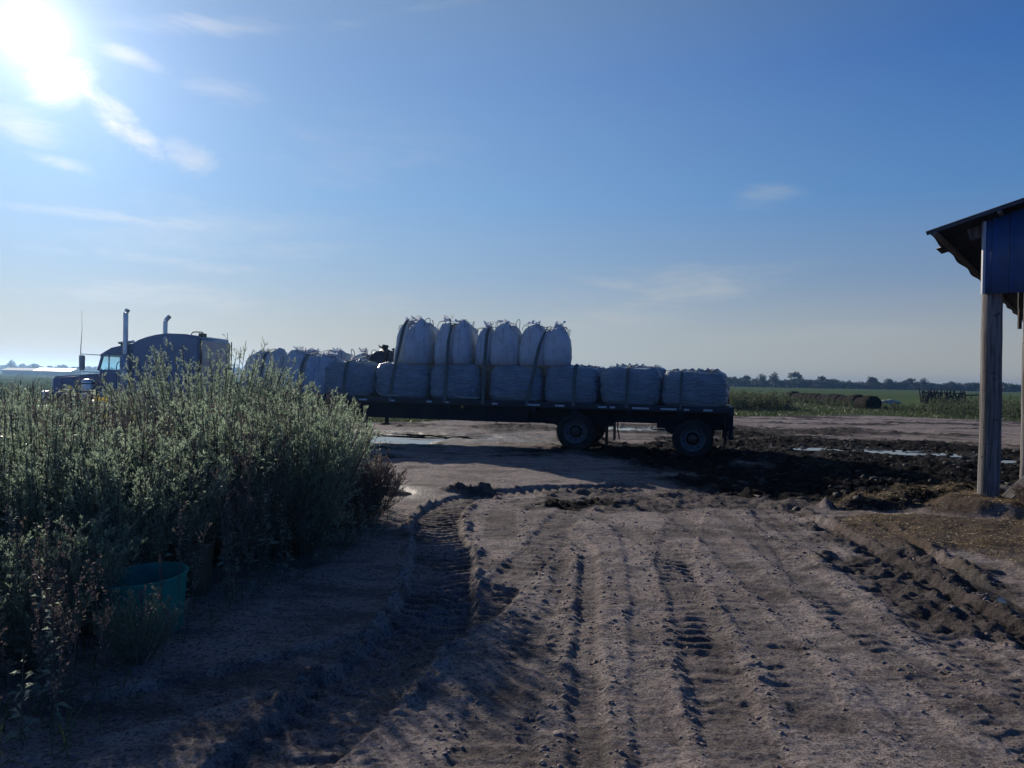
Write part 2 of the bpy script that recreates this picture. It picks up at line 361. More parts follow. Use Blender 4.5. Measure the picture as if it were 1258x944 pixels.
TRACKS = [  # points, half width, depth, lug height, pitch, ridge height, skew
    ([(2.6, 14.0), (.8, 13.4), (-.5, 12.5), (-.93, 11.2), (-.91, 9.55), (-.72, 8.2), (-.63, 7.0), (-.58, 6.1), (-.78, 5.2), (-1.0, 4.2), (-1.3, 3)], .31, .065, .040, .17, .085, .35),
    ([(1.2, 12.6), (.2, 11.9), (-.1, 10.9), (-.05, 8.7), (.12, 7.3), (.32, 6.0), (.3, 5.0)], .22, .012, .026, .15, .02, -.3),
    ([(.60, 9.5), (.78, 9.3), (.86, 8.5), (.77, 7.3), (.63, 6.0), (.44, 4.1), (.4, 3)], .10, .035, .012, .12, .035, 0),
    ([(.78, 9.3), (.70, 8.8), (.56, 7.8), (.40, 6.6), (.1, 5.2), (-.1, 4)], .09, .02, .010, .12, .022, 0),
    ([(1.0, 11.3), (1.23, 10.4), (1.5, 9.5), (1.3, 7.4), (1.03, 5.6), (.8, 3.9), (.7, 2.8)], .14, .022, .018, .13, .022, .3),
    ([(1.45, 10.2), (1.72, 9.1), (1.74, 8.1), (1.6, 6.6), (1.42, 5.3), (1.2, 3.9)], .20, .022, .030, .16, .028, -.3),
    ([(2.1, 14.6), (2.3, 12.6), (2.45, 9.9), (2.48, 8.7), (2.36, 6.4), (2.42, 5.2), (2.3, 3.8)], .16, .018, .016, .14, .022, .2),
    ([(3.0, 14.0), (3.1, 11.0), (3.0, 8.0), (2.95, 6.0), (3.0, 4.0)], .16, .015, .014, .14, .018, .2),
    ([(4.4, 12.2), (4.36, 10.6), (4.24, 8.7), (4.17, 7.4), (4.07, 6.6), (3.95, 5.6), (3.9, 4.4)], .13, .08, .02, .15, .05, 0),
    ([(5.1, 10.6), (4.98, 9.8), (4.76, 8.4), (4.63, 7.5), (4.58, 7.1), (4.47, 6.5), (4.4, 5.5)], .09, .08, .015, .14, .05, 0),
    ([(-.1, 7.2), (-.35, 6.2), (-1.0, 5.3), (-1.8, 4.6), (-2.6, 3.9)], .28, .05, .035, .16, .06, .3),
    ([(.3, 6.2), (.15, 5.2), (.0, 4.4), (-.1, 3.2)], .22, .02, .026, .15, .02, -.3),
    ([(3.6, 15.0), (2.9, 12.0), (2.0, 9.0), (1.55, 6.8), (1.3, 5.0), (1.2, 3.2)], .21, .018, .030, .17, .022, .35),
    ([(5.0, 14.0), (3.9, 11.5), (3.3, 9.0), (2.9, 7.0), (2.75, 5.2), (2.9, 3.6)], .20, .018, .030, .16, .022, -.35),
    ([(2.4, 13.6), (1.3, 12.2), (.75, 10.4), (.35, 8.4), (-.1, 6.8), (-.6, 5.4), (-1.5, 4.0)], .22, .024, .036, .17, .03, .3),
    ([(3.9, 12.8), (3.7, 10.0), (3.6, 7.6), (3.3, 5.6), (3.2, 4.0)], .18, .022, .040, .15, .03, .3),
    ([(1.9, 8.6), (2.0, 7.0), (1.95, 5.4), (1.7, 3.8)], .18, .016, .030, .15, .022, -.3),
    ([(14.0, 28.0), (6.0, 22.5), (0, 21.5), (-7, 23)], .3, .05, .03, .2, .05, .3),
    ([(14.0, 31.0), (6.0, 25.5), (0, 24.5), (-7, 27)], .3, .04, .03, .2, .05, .3),
    ([(12.0, 35.0), (4.0, 33), (-3, 29)], .4, .06, .03, .2, .06, .3),
]
def blob(x, y, cx, cy, rx, ry, rot=0, n=.35, seed=5, fs=1.0):
    c, s = math.cos(R_(rot)), math.sin(R_(rot)); a = ((x-cx)*c+(y-cy)*s)/rx; b = (-(x-cx)*s+(y-cy)*c)/ry
    return sstep(1.15, .75, np.sqrt(a*a+b*b)+n*fbm(x*fs, y*fs, 3, seed))
PUDDLES = [ # cx, cy, rx, ry, level
    (-4.6, 23.6, 3.3, 1.7, 5, -.045), (-2.2, 25.0, 1.8, .75, -8, -.045), (4.7, 29.9, 1.5, .9, 5, .03), (6.6, 29.6, .9, .6, 0, .03),
    (11.0, 21.2, 1.3, .6, -25, .05), (9.0, 21.8, .8, .35, 10, .05), (-1.95, 12.7, .33, .42, 15, -.05), (4.55, 6.9, .05, .55, -8, -.060), (12.6, 19.0, 1.0, .4, -10, .05)]
def gedge(x):   # where the yard ends and the grass begins
    return np.interp(x, [-40, -12, -6, -4, -2.4, 2, 8, 12.3, 18.6, 23, 26, 30, 60], [26, 28.5, 30.2, 31.3, 34.5, 39, 41, 42.3, 46.6, 49.3, 45.5, 44.2, 44])
def masks(x, y):
    mud = blob(x, y, 9.8, 21.0, 8.0, 8.0, 20, .6, 11, .5)
    mud = np.maximum(mud, blob(x, y, 5.6, 14.4, 2.8, 1.9, -12, .4, 12, .9))
    mud = np.maximum(mud, blob(x, y, 7.0, 13.0, 2.6, 1.3, 0, .4, 13, .9))
    mud = np.maximum(mud, .8*blob(x, y, 6.5, 30.0, 8.0, 3.0, 8, .8, 14, .35)); mud = np.maximum(mud, .75*sstep(.12, .3, fbm(x*.28, y*.9, 4, 19))*sstep(13, 19, y))
    mud = np.maximum(mud, blob(x, y, .95, 11.7, .75, .38, 0, .9, 15, 3))
    mud = np.maximum(mud, .55*blob(x, y, -.75, 12.9, .6, .28, 0, .9, 16, 3))
    mud = np.maximum(mud, .62*blob(x, y, 4.3, 8.2, .75, 3.2, -4, .9, 17, 2.0)); mud = np.maximum(mud, .9*blob(x, y, 5.7, 12.15, 1.0, .5, 0, .6, 24, 2)); mud = np.maximum(mud, .5*blob(x, y, 3.0, 12.4, 2.4, 1.0, 10, 1.2, 25, 1.3))
    mud = np.maximum(mud, .7*blob(x, y, 4.1, 6.1, .28, 1.8, 2, .6, 18, 2))
    straw = blob(x, y, 6.2, 10.1, 1.9, 1.25, 10, .5, 21, 1.0)
    straw = np.maximum(straw, blob(x, y, 7.3, 11.5, 1.0, .62, 0, .3, 22, 1.2))
    straw = np.maximum(straw, .7*blob(x, y, 6.0, 8.2, 1.1, 1.6, 10, .7, 23, 1.5))
    grass = sstep(-.6, .9, y-gedge(x)+1.6*fbm(x*.45, y*.45, 3, 31))
    return np.clip(mud*(1-straw), 0, 1), straw, grass
def ground_z(x, y, detail=True):
    r = np.hypot(x, y); near = np.clip(1-r/160, 0, 1)
    z = .05*fbm(x*.25, y*.25, 3, 1)*near
    mud, straw, grass = masks(x, y); yard = (1-grass)*sstep(70, 40, r)
    z = z+yard*(.030*fbm(x*1.4, y*1.4, 4, 2)+.014*fbm(x*6, y*6, 3, 3)+.10*sstep(12, 20, y)*np.abs(fbm(x*.55+y*.15, y*1.9, 4, 12, .6)))
    if detail:
        # clumpy grit of the driven dirt
        z = z+yard*(1-mud)*(.013*np.maximum(fbm(x*9, y*17, 4, 4, .7), -.15)*(.35+.65*sstep(-.2, .4, fbm(x*.9, y*.9, 2, 44)))+.009*np.abs(fbm(x*17, y*34, 2, 49))*np.clip(1.3-r/9, 0, 1))
    rid = 1-np.abs(fbm(x*2.2, y*2.2, 4, 6, .55))*2
    z = z+mud*yard*(.10*(rid-.55)+.10*fbm(x*3.3, y*4.2, 4, 7, .65)+.045*fbm(x*10, y*12, 3, 8, .6))
    z = z+straw*(.05+.03*fbm(x*4, y*4, 3, 9))
    z = z+.16*blob(x, y, 7.7, 11.55, 1.1, .8, 0, .3, 41, 1.2)*(1+.35*fbm(x*4, y*4, 3, 47))+.20*blob(x, y, 7.2, 12.7, 1.1, .42, 10, .3, 42, 1.5)*(.8+.3*fbm(x*5, y*5, 3, 10))+.13*blob(x, y, 5.7, 12.1, .6, .25, 0, .7, 43, 4)*(1+.8*fbm(x*8, y*8, 3, 40))
    z = z+.10*blob(x, y, -.75, 12.95, .45, .14, 10, 1.0, 45, 5)*(1+fbm(x*7, y*7, 3, 48))+.0*x
    cl = np.clip(fbm(x*9, y*9, 3, 71)*1.6+.35, 0, 1.2)
    for i, (P, hw, dep, lug, pitch, ridge, skew) in enumerate(TRACKS):
        sel, sd, arc, L = track_coords(x, y, P, 1.0)
        if not len(sel): continue
        sd = sd+.03*fbm(x[sel]*2.5, y[sel]*2.5, 2, 50+i); a = np.abs(sd); fade = sstep(0, .5, arc)*sstep(0, .5, L-arc)
        ins = sstep(hw+.03, hw-.05, a); patchy = sstep(-.45, .15, fbm(x[sel]*.8, y[sel]*.8, 2, 60+i)) if lug < .035 else sstep(-.75, -.2, fbm(x[sel]*.8, y[sel]*.8, 2, 60+i))
        ph = 2*math.pi*(arc+skew*a+.02*fbm(x[sel]*6, y[sel]*6, 2, 61))/pitch
        lg = np.clip(np.sin(ph)*1.5, -1, 1)*.5
        rg = np.exp(-((a-hw-.06)/.06)**2)*ridge*.38*(.12+1.3*cl[sel])*(.45+.9*sstep(-.35, .35, fbm(x[sel]*1.7, y[sel]*1.7, 2, 64)))*(1+.3*np.sin(ph)); rg = np.minimum(rg, .045)
        if i in (0, 8, 9): rg = rg*1.25
        else: rg = rg*.42; lg = lg*.36*(.3+1.1*sstep(-.3, .4, fbm(x[sel]*4, y[sel]*4, 3, 65))); dep = dep*.8
        z[sel] += fade*(-dep*ins+lug*lg*ins*patchy+rg)*np.clip(1.15-np.hypot(x[sel], y[sel])/60, .5, 1)
        mud[sel] = np.maximum(mud[sel], .42*fade*ins*patchy*(.6+.4*fbm(x[sel]*2, y[sel]*2, 3, 63)))
    # wheels of the trailer sink into the mud
    for (pu) in PUDDLES:
        cx, cy, rx, ry, rot, lv = pu
        m = blob(x, y, cx, cy, rx*1.15, ry*1.15, rot, .45, 81, 1.2)
        z = z*(1-m)+m*(lv-.020+.070*fbm(x*.8, y*3.2, 4, 82, .6))
    # field beyond rises and falls very gently
    return z, mud, straw, grass
def GZ(x, y):
    z = ground_z(np.array([float(x)]), np.array([float(y)]))[0]; return float(z[0])

def ring_radii():
    r = [.4, .9, 1.5, 2.1, 2.5]
    while r[-1] < 52: r.append(r[-1]+min(max(.011, r[-1]**2*.00036), .0048*r[-1]))
    while r[-1] < 1100: r.append(r[-1]*1.06)
    return np.array(r)
def make_ground():
    rr = ring_radii(); fine = np.radians(np.linspace(-40, 40, 620)); coarse = np.radians(np.linspace(40, 320, 75)[1:-1])
    th = np.concatenate([fine, coarse]); n = len(th); m = len(rr)
    T, Rr = np.meshgrid(th, rr); x = (Rr*np.sin(T)).ravel(); y = (Rr*np.cos(T)).ravel()
    z, mud, straw, grass = ground_z(x, y)
    V = np.stack([x, y, z], 1); V = np.vstack([V, [[0, 0, float(z[:n].mean())]]])
    i = np.arange(m-1)[:, None]*n; j = np.arange(n)[None]; j2 = (j+1) % n
    Q = np.stack([i+j, i+n+j, i+n+j2, i+j2], -1).reshape(-1, 4)[:, ::-1]
    c = len(V)-1; inner = np.stack([np.full(n, c), np.arange(n), (np.arange(n)+1) % n, (np.arange(n)+1) % n], -1)
    wet = np.zeros(len(x))
    for cx, cy, rx, ry, rot, lv in PUDDLES: wet = np.maximum(wet, blob(x, y, cx, cy, rx*1.9+.1, ry*1.9+.1, rot, .4, 83, 1.2))
    me_attr = {k: np.append(v, 0) for k, v in dict(mud=mud, straw=straw, grass=grass, wet=wet).items()}
    o = npmesh('ground', V, Q, ground_mat(), True, None, me_attr); tag(o, kind='structure')
    return o
def ground_mat():
    m = bpy.data.materials.new('ground_soil'); m.use_nodes = True; N = NT(m.node_tree); b = N.n['Principled BSDF']
    P = N.new('ShaderNodeNewGeometry').outputs['Position']
    A = lambda nm: N.new('ShaderNodeAttribute', attribute_name=nm).outputs['Fac']
    n1 = N.noise(P, .55, 5, .6); n2 = N.noise(P, 3.5, 6, .65); n3 = N.noise(P, 28, 4, .6); n4 = N.noise(N.mapping(P, scale=(.55, 1.2, 1)), 1.7, 7, .72)
    dirt = N.mix(N.ramp(n1, .35, .65), (.27, .215, .195, 1), (.32, .27, .25, 1))
    dirt = N.mix(N.m('MULTIPLY', N.ramp(n4, .47, .60), .75), dirt, (.085, .066, .062, 1))
    dirt = N.mix(N.m('MULTIPLY', N.ramp(n2, .55, .72), .45), dirt, (.40, .35, .325, 1))
    dirt = N.mix(N.m('MULTIPLY', N.ramp(n3, .52, .62), .75), dirt, (.060, .045, .040, 1))
    n5 = N.noise(N.mapping(P, scale=(1, 1.5, 1)), 11, 6, .75); dirt = N.mix(N.m('MULTIPLY', N.ramp(n5, .55, .64), .7), dirt, (.055, .043, .040, 1)); dirt = N.mix(N.m('MULTIPLY', N.ramp(n5, .42, .34), .5), dirt, (.36, .31, .29, 1))
    n6 = N.noise(N.mapping(P, scale=(1, 1.4, 1)), 62, 3, .7); dirt = N.mix(N.m('MULTIPLY', N.ramp(n6, .52, .60), .65), dirt, (.06, .05, .048, 1)); dirt = N.mix(N.m('MULTIPLY', N.ramp(n6, .42, .36), .6), dirt, (.42, .37, .35, 1))
    mud = N.mix(N.ramp(n2, .45, .75), (.008, .007, .008, 1), (.028, .023, .022, 1))
    straw = N.mix(N.ramp(N.noise(N.mapping(P, scale=(1, 3, 1)), 26, 5, .7), .45, .62), (.045, .030, .024, 1), (.12, .080, .048, 1))
    gr = N.mix(N.ramp(N.noise(P, .12, 5, .6), .4, .6), (.075, .112, .048, 1), (.100, .136, .060, 1))
    gr = N.mix(N.m('MULTIPLY', N.ramp(N.noise(N.mapping(P, scale=(.25, 1, 1)), .9, 4, .6), .45, .7), .5), gr, (.035, .055, .020, 1))
    c = N.mix(A('mud'), dirt, mud); c = N.mix(A('straw'), c, straw); c = N.mix(A('wet'), c, N.mix(.6, c, (.02, .017, .015, 1))); c = N.mix(A('grass'), c, gr)
    N.put(b.inputs['Base Color'], c)
    rg = N.m('SUBTRACT', .92, N.m('MULTIPLY', A('wet'), .42)); rg = N.m('SUBTRACT', rg, N.m('MULTIPLY', N.m('MULTIPLY', A('mud'), N.ramp(n2, .5, .7)), .3)); N.put(b.inputs['Roughness'], rg)
    N.put(b.inputs['Specular IOR Level'], N.m('MULTIPLY', N.m('SUBTRACT', 1.0, N.m('MAXIMUM', A('grass'), N.m('MULTIPLY', A('mud'), .75))), .25))
    h = N.m('ADD', N.m('MULTIPLY', N.noise(P, 14, 7, .75), .050), N.m('MULTIPLY', N.noise(P, 60, 4, .7), .014))
    h = N.m('MULTIPLY', h, N.m('ADD', 1.0, N.m('MULTIPLY', A('mud'), 1.2)))
    bn = N.new('ShaderNodeBump'); bn.inputs['Distance'].default_value = 1.0; bn.inputs['Strength'].default_value = .9
    N.put(bn.inputs['Height'], h); N.l.new(bn.outputs[0], b.inputs['Normal'])
    return m
make_ground()

# muddy water standing in the hollows
mw = bpy.data.materials.new('muddy_water'); mw.use_nodes = True; N = NT(mw.node_tree); b = N.n['Principled BSDF']
b.inputs['Base Color'].default_value = (.035, .030, .026, 1); b.inputs['Roughness'].default_value = .08; b.inputs['IOR'].default_value = 1.33
bn = N.new('ShaderNodeBump'); bn.inputs['Distance'].default_value = .002; N.put(bn.inputs['Height'], N.noise(N.new('ShaderNodeNewGeometry').outputs['Position'], 5, 2)); N.l.new(bn.outputs[0], b.inputs['Normal'])
for (cx, cy, rx, ry, rot, lv) in PUDDLES:
    mb = MB(); vs = []
    for k in range(28):
        t = 2*math.pi*k/28; a, c = rx*1.3*math.cos(t), ry*1.3*math.sin(t); q = R_(rot)
        vs.append(mb.bm.verts.new((cx+a*math.cos(q)-c*math.sin(q), cy+a*math.sin(q)+c*math.cos(q), lv)))
    mb.bm.faces.new(vs); tag(mb.build('puddle_water', mw), kind='structure')

# ------------------------------------------------------------------ flatbed trailer and what it carries
YAW = R_(-14.0); TR = Vector((5.54, 19.28, 0)); dR = Vector((math.cos(YAW), math.sin(YAW), 0)); nR = Vector((-math.sin(YAW), math.cos(YAW), 0))
DECK = lambda s: 1.285 - .0045*s                     # top of the deck planks
def Wp(s, y, z=0.0): p = TR+dR*s+nR*y; return Vector((p.x, p.y, z))

def wheel_set(parent, s, y, zc, sign, dual=True, name='wheel'):
    """one wheel (tyre + rim + hub); y is its outer face, sign=+1 extends away from the camera"""
    ro, wd = .51, .27
    root = MB()
    prof = [(.30, .02), (.33, .0), (.44, .005), (.485, .02), (.505, .05), (ro, .08), (ro, wd-.08), (.505, wd-.05), (.485, wd-.02), (.44, wd), (.30, wd-.02)]
    ys = [y] if not dual else [y, y+sign*.33]
    for k, y0 in enumerate(ys):
        mb = MB(); mb.lathe([(r, y0+sign*a) for r, a in prof], (s, 0, zc), 'y', 48)
        for q in range(48):  # tread blocks
            t = 2*math.pi*q/48; c, sn = math.cos(t), math.sin(t)
            Mx = Matrix.Translation((s, 0, zc)) @ Matrix.Rotation(t, 4, 'Y')
            for a0 in (.045, .115, .185):
                ya, yb = sorted((y0+sign*a0, y0+sign*(a0+.045))); mb.box(ro-.004, ro+.010, ya, yb, -.024, .024, Mx)
        if k == 0: wheel = mb.build(name, M['rubber'], parent, smooth=True)
        else: mb.build('inner_tyre', M['rubber'], wheel, smooth=True)
    y0 = y
    mb = MB(); sg = sign
    mb.lathe([(.31, y0+sg*.03), (.325, y0+sg*.005), (.30, y0+sg*.012), (.285, y0+sg*.05), (.27, y0+sg*.09), (.21, y0+sg*.13), (.17, y0+sg*.135), (.165, y0+sg*.10)], (s, 0, zc), 'y', 40)
    n0 = len(mb.bm.faces)
    for q in range(10):
        t = 2*math.pi*q/10; cx, cz = s+.185*math.cos(t), zc+.185*math.sin(t); mb.lathe([(.0001, y0+sg*.10), (.018, y0+sg*.10), (.018, y0+sg*.135)], (cx, 0, cz), 'y', 6)
    n1 = len(mb.bm.faces)
    for q in range(10):
        t = 2*math.pi*(q+.5)/10; cx, cz = s+.24*math.cos(t), zc+.24*math.sin(t); mb.lathe([(.0001, y0+sg*.098), (.026, y0+sg*.098), (.026, y0+sg*.12)], (cx, 0, cz), 'y', 10)
    for k_, f_ in enumerate(mb.bm.faces):
        if k_ >= n1: f_.material_index = 1
    rim = mb.build('rim', M['rim'], wheel, smooth=True); rim.data.materials.append(M['black_paint'])
    mb = MB(); mb.lathe([(.0001, y0-sg*.005), (.05, y0), (.07, y0+sg*.01), (.075, y0+sg*.05), (.11, y0+sg*.06), (.115, y0+sg*.13)], (s, 0, zc), 'y', 20)
    mb.build('hub', M['hub'], wheel, smooth=True)
    return wheel

def make_trailer():
    t = empty('flatbed_trailer', TR, (0, R_(.25), YAW)); tag(t, 'long black flatbed trailer standing in the yard, loaded with white bulk sacks', 'trailer')
    L, Wd = 14.3, 2.55; zt = 1.28
    # deck planks along the length, with dark gaps
    mb = MB()
    for k in range(12): y0 = .10+k*.197; mb.box(-L+.02, -.02, y0, y0+.188, zt-.04, zt)
    mb.build('deck_planks', M['woodplank'], t)
    for nm, ya, yb in (('side_rail', 0, .09), ('side_rail', Wd-.09, Wd)):
        mb = MB(); mb.box(-L, 0, ya, yb, zt-.16, zt+.005)
        for k in range(24):  # stake pockets and rub rail
            x = -L+.3+k*.595; yo = ya-.045 if ya == 0 else yb; mb.box(x, x+.09, yo, yo+.045, zt-.15, zt-.03)
        yo = ya-.062 if ya == 0 else yb+.045; mb.box(-L, 0, yo, yo+.015, zt-.115, zt-.055)
        mb.build(nm, M['black_paint'], t, bevel=.004)
    for y0 in (.72, 1.71):   # fish-belly main beams
        mb = MB(); prof = [(-L+.2, zt-.17), (-L+.2, zt-.42), (-L+3.2, zt-.44), (-L+4.3, zt-.60), (-4.8, zt-.60), (-4.6, zt-.52), (-.15, zt-.50), (-.15, zt-.17)]
        mb.prism(prof, y0, y0+.03); mb.prism([(a, b) for a, b in ((-L+4.3, zt-.585), (-L+4.3, zt-.61), (-4.8, zt-.61), (-4.8, zt-.585))], y0-.07, y0+.10)
        mb.build('main_beam', M['frame'], t)
    mb = MB()
    for k in range(36): x = -L+.3+k*.39; mb.box(x, x+.06, .09, Wd-.09, zt-.16, zt-.045)
    mb.build('cross_members', M['frame'], t)
    # toolbox and winch rail on the near side, making the long dark valance
    mb = MB(); mb.box(-L+3.4, -5.3, .30, .34, zt-.60, zt-.16); mb.box(-L+.4, -L+3.4, .30, .34, zt-.46, zt-.16); mb.build('side_skirt', M['frame'], t)
    for x in (-13.3, -12.0, -10.6, -9.15, -7.55, -6.5, -5.1, -3.97, -2.55, -1.2):
        mb = MB(); mb.box(x-.075, x+.075, .0, .012, zt-.30, zt-.165); mb.box(x-.075, x-.06, -.0, .14, zt-.30, zt-.165); mb.box(x+.06, x+.075, 0, .14, zt-.30, zt-.165)
        mb.tube([(x-.1, .07, zt-.24), (x+.1, .07, zt-.24)], .035, 10); mb.build('strap_winch', M['frame'], t)
    for (a, b_, bright) in ((-.65, -.42, 1), (-1.72, -1.32, 1), (-1.13, -1.0, .4), (-2.45, -2.02, 1), (-3.35, -3.12, 1), (-3.03, -2.9, .4), (-4.5, -4.25, 1), (-5.3, -4.92, 1), (-6.25, -6.1, 1), (-8.15, -8.0, 1), (-9.3, -9.1, 1), (-7.6, -7.5, .4), (-10.2, -9.95, 1)):
        mb = MB(); mb.box(a, b_, -.067, -.0635, zt-.108, zt-.064); mb.build('reflector_strip', M['tape'], t)
    mb = MB(); mb.lathe([(.0001, -.09), (.035, -.085), (.045, -.066), (.045, -.06)], (-7.1, 0, zt-.20), 'y', 14); mb.build('marker_lamp', mat('amber_lens', (.35, .12, .02), .3), t)
    # suspension: spread axles, hangers, springs
    for i, (x, zc) in enumerate(((-3.95, .52), (-.9, .44))):
        mb = MB(); mb.tube([(x, .12, zc), (x, Wd-.12, zc)], .065, 12); mb.build('axle', M['frame'], t)
        for y0 in (.66, 1.66):
            mb = MB(); mb.prism([(x-.75, zt-.48), (x-.72, zc+.15), (x-.60, zc+.08), (x+.25, zc-.02), (x+.25, zc+.12), (x-.5, zc+.22), (x-.45, zt-.48)], y0, y0+.14)
            mb.tube([(x+.42, y0+.07, zc+.02), (x+.42, y0+.07, zc+.12), (x+.42, y0+.07, zt-.5)], [.10, .14, .13], 14); mb.build('air_suspension', M['frame'], t)
        mb = MB(); mb.box(x-.85, x+.75, .55, Wd-.55, zt-.56, zt-.45)
        mb.build('axle_subframe', M['frame'], t)
        w1 = wheel_set(t, x, -.0, zc, 1); w2 = wheel_set(t, x, Wd, zc, -1)
        for y0 in (.0, Wd-.62):
            fx = x+.80; mb = MB(); mb.box(fx, fx+.012, y0, y0+.60, zc-.36, zt-.45); mb.build('mud_flap', M['rubber'], t)
            mb = MB(); mb.beam((fx, y0, zt-.44), (fx, y0+.62, zt-.44), .04, .04); mb.build('flap_bracket', M['frame'], t)
    # the closed skirt over the rear axle
    for xa, xb in ((-1.85, -.02), (-4.9, -3.0)):
        mb = MB(); mb.box(xa, xb, .62, .66, zt-.62, zt-.16); mb.build('suspension_plate', M['frame'], t)
    # hanging hose by the front axle
    mb = MB(); mb.tube([(-2.86, .3, zt-.45), (-2.85, .3, .6), (-2.80, .3, .34)], .018, 6); mb.build('hanging_chain', M['frame'], t)
    # rear sill and under-ride guard
    mb = MB(); mb.box(-.001, .10, -.02, Wd+.02, zt-.20, zt+.01); mb.build('rear_sill', M['black_paint'], t, bevel=.005)
    mb = MB(); mb.box(.0, .10, .12, .30, .55, zt-.2); mb.box(.0, .10, Wd-.30, Wd-.12, .55, zt-.2); mb.box(.0, .10, .02, Wd-.02, .45, .55); mb.build('rear_guard', M['frame'], t, bevel=.004)
    for y0 in (.03, Wd-.23):
        mb = MB(); mb.box(.101, .115, y0, y0+.2, zt-.17, zt-.08); mb.build('tail_lamp', mat('red_lens', (.12, .01, .01), .3), t)
        mb = MB(); mb.box(-.12, -.06, y0-.02, y0+.26, .34, zt-.2); mb.build('mud_flap', M['rubber'], t)
    # landing gear
    for y0 in (.42, Wd-.54):
        mb = MB(); x = -10.25; mb.box(x-.07, x+.07, y0, y0+.12, .62, zt-.45); mb.box(x-.05, x+.05, y0+.02, y0+.10, .42, .62); mb.box(x-.14, x+.14, y0-.07, y0+.19, .36, .40)
        mb.prism([(x-.05, .42), (x-.12, .38), (x+.12, .38), (x+.05, .42)], y0-.03, y0+.15); mb.beam((x+.05, y0+.06, .80), (x+.62, y0+.06, zt-.5), .06, .05, (0, 1, 0)); mb.beam((x+.05, y0+.06, .95), (x+.35, y0+.06, zt-.52), .05, .18, (0, 1, 0))
        mb.build('landing_leg', M['frame'], t)
    mb = MB(); mb.tube([(-10.25, .36, .9), (-10.25, .2, .9), (-10.25, .2, .78)], .014, 6); mb.build('crank_handle', M['frame'], t)
    # front bulkhead lip
    mb = MB(); mb.box(-L-.04, -L, .0, Wd, zt-.2, zt+.30); mb.build('headboard', M['black_paint'], t, bevel=.004)
    return t
make_trailer()

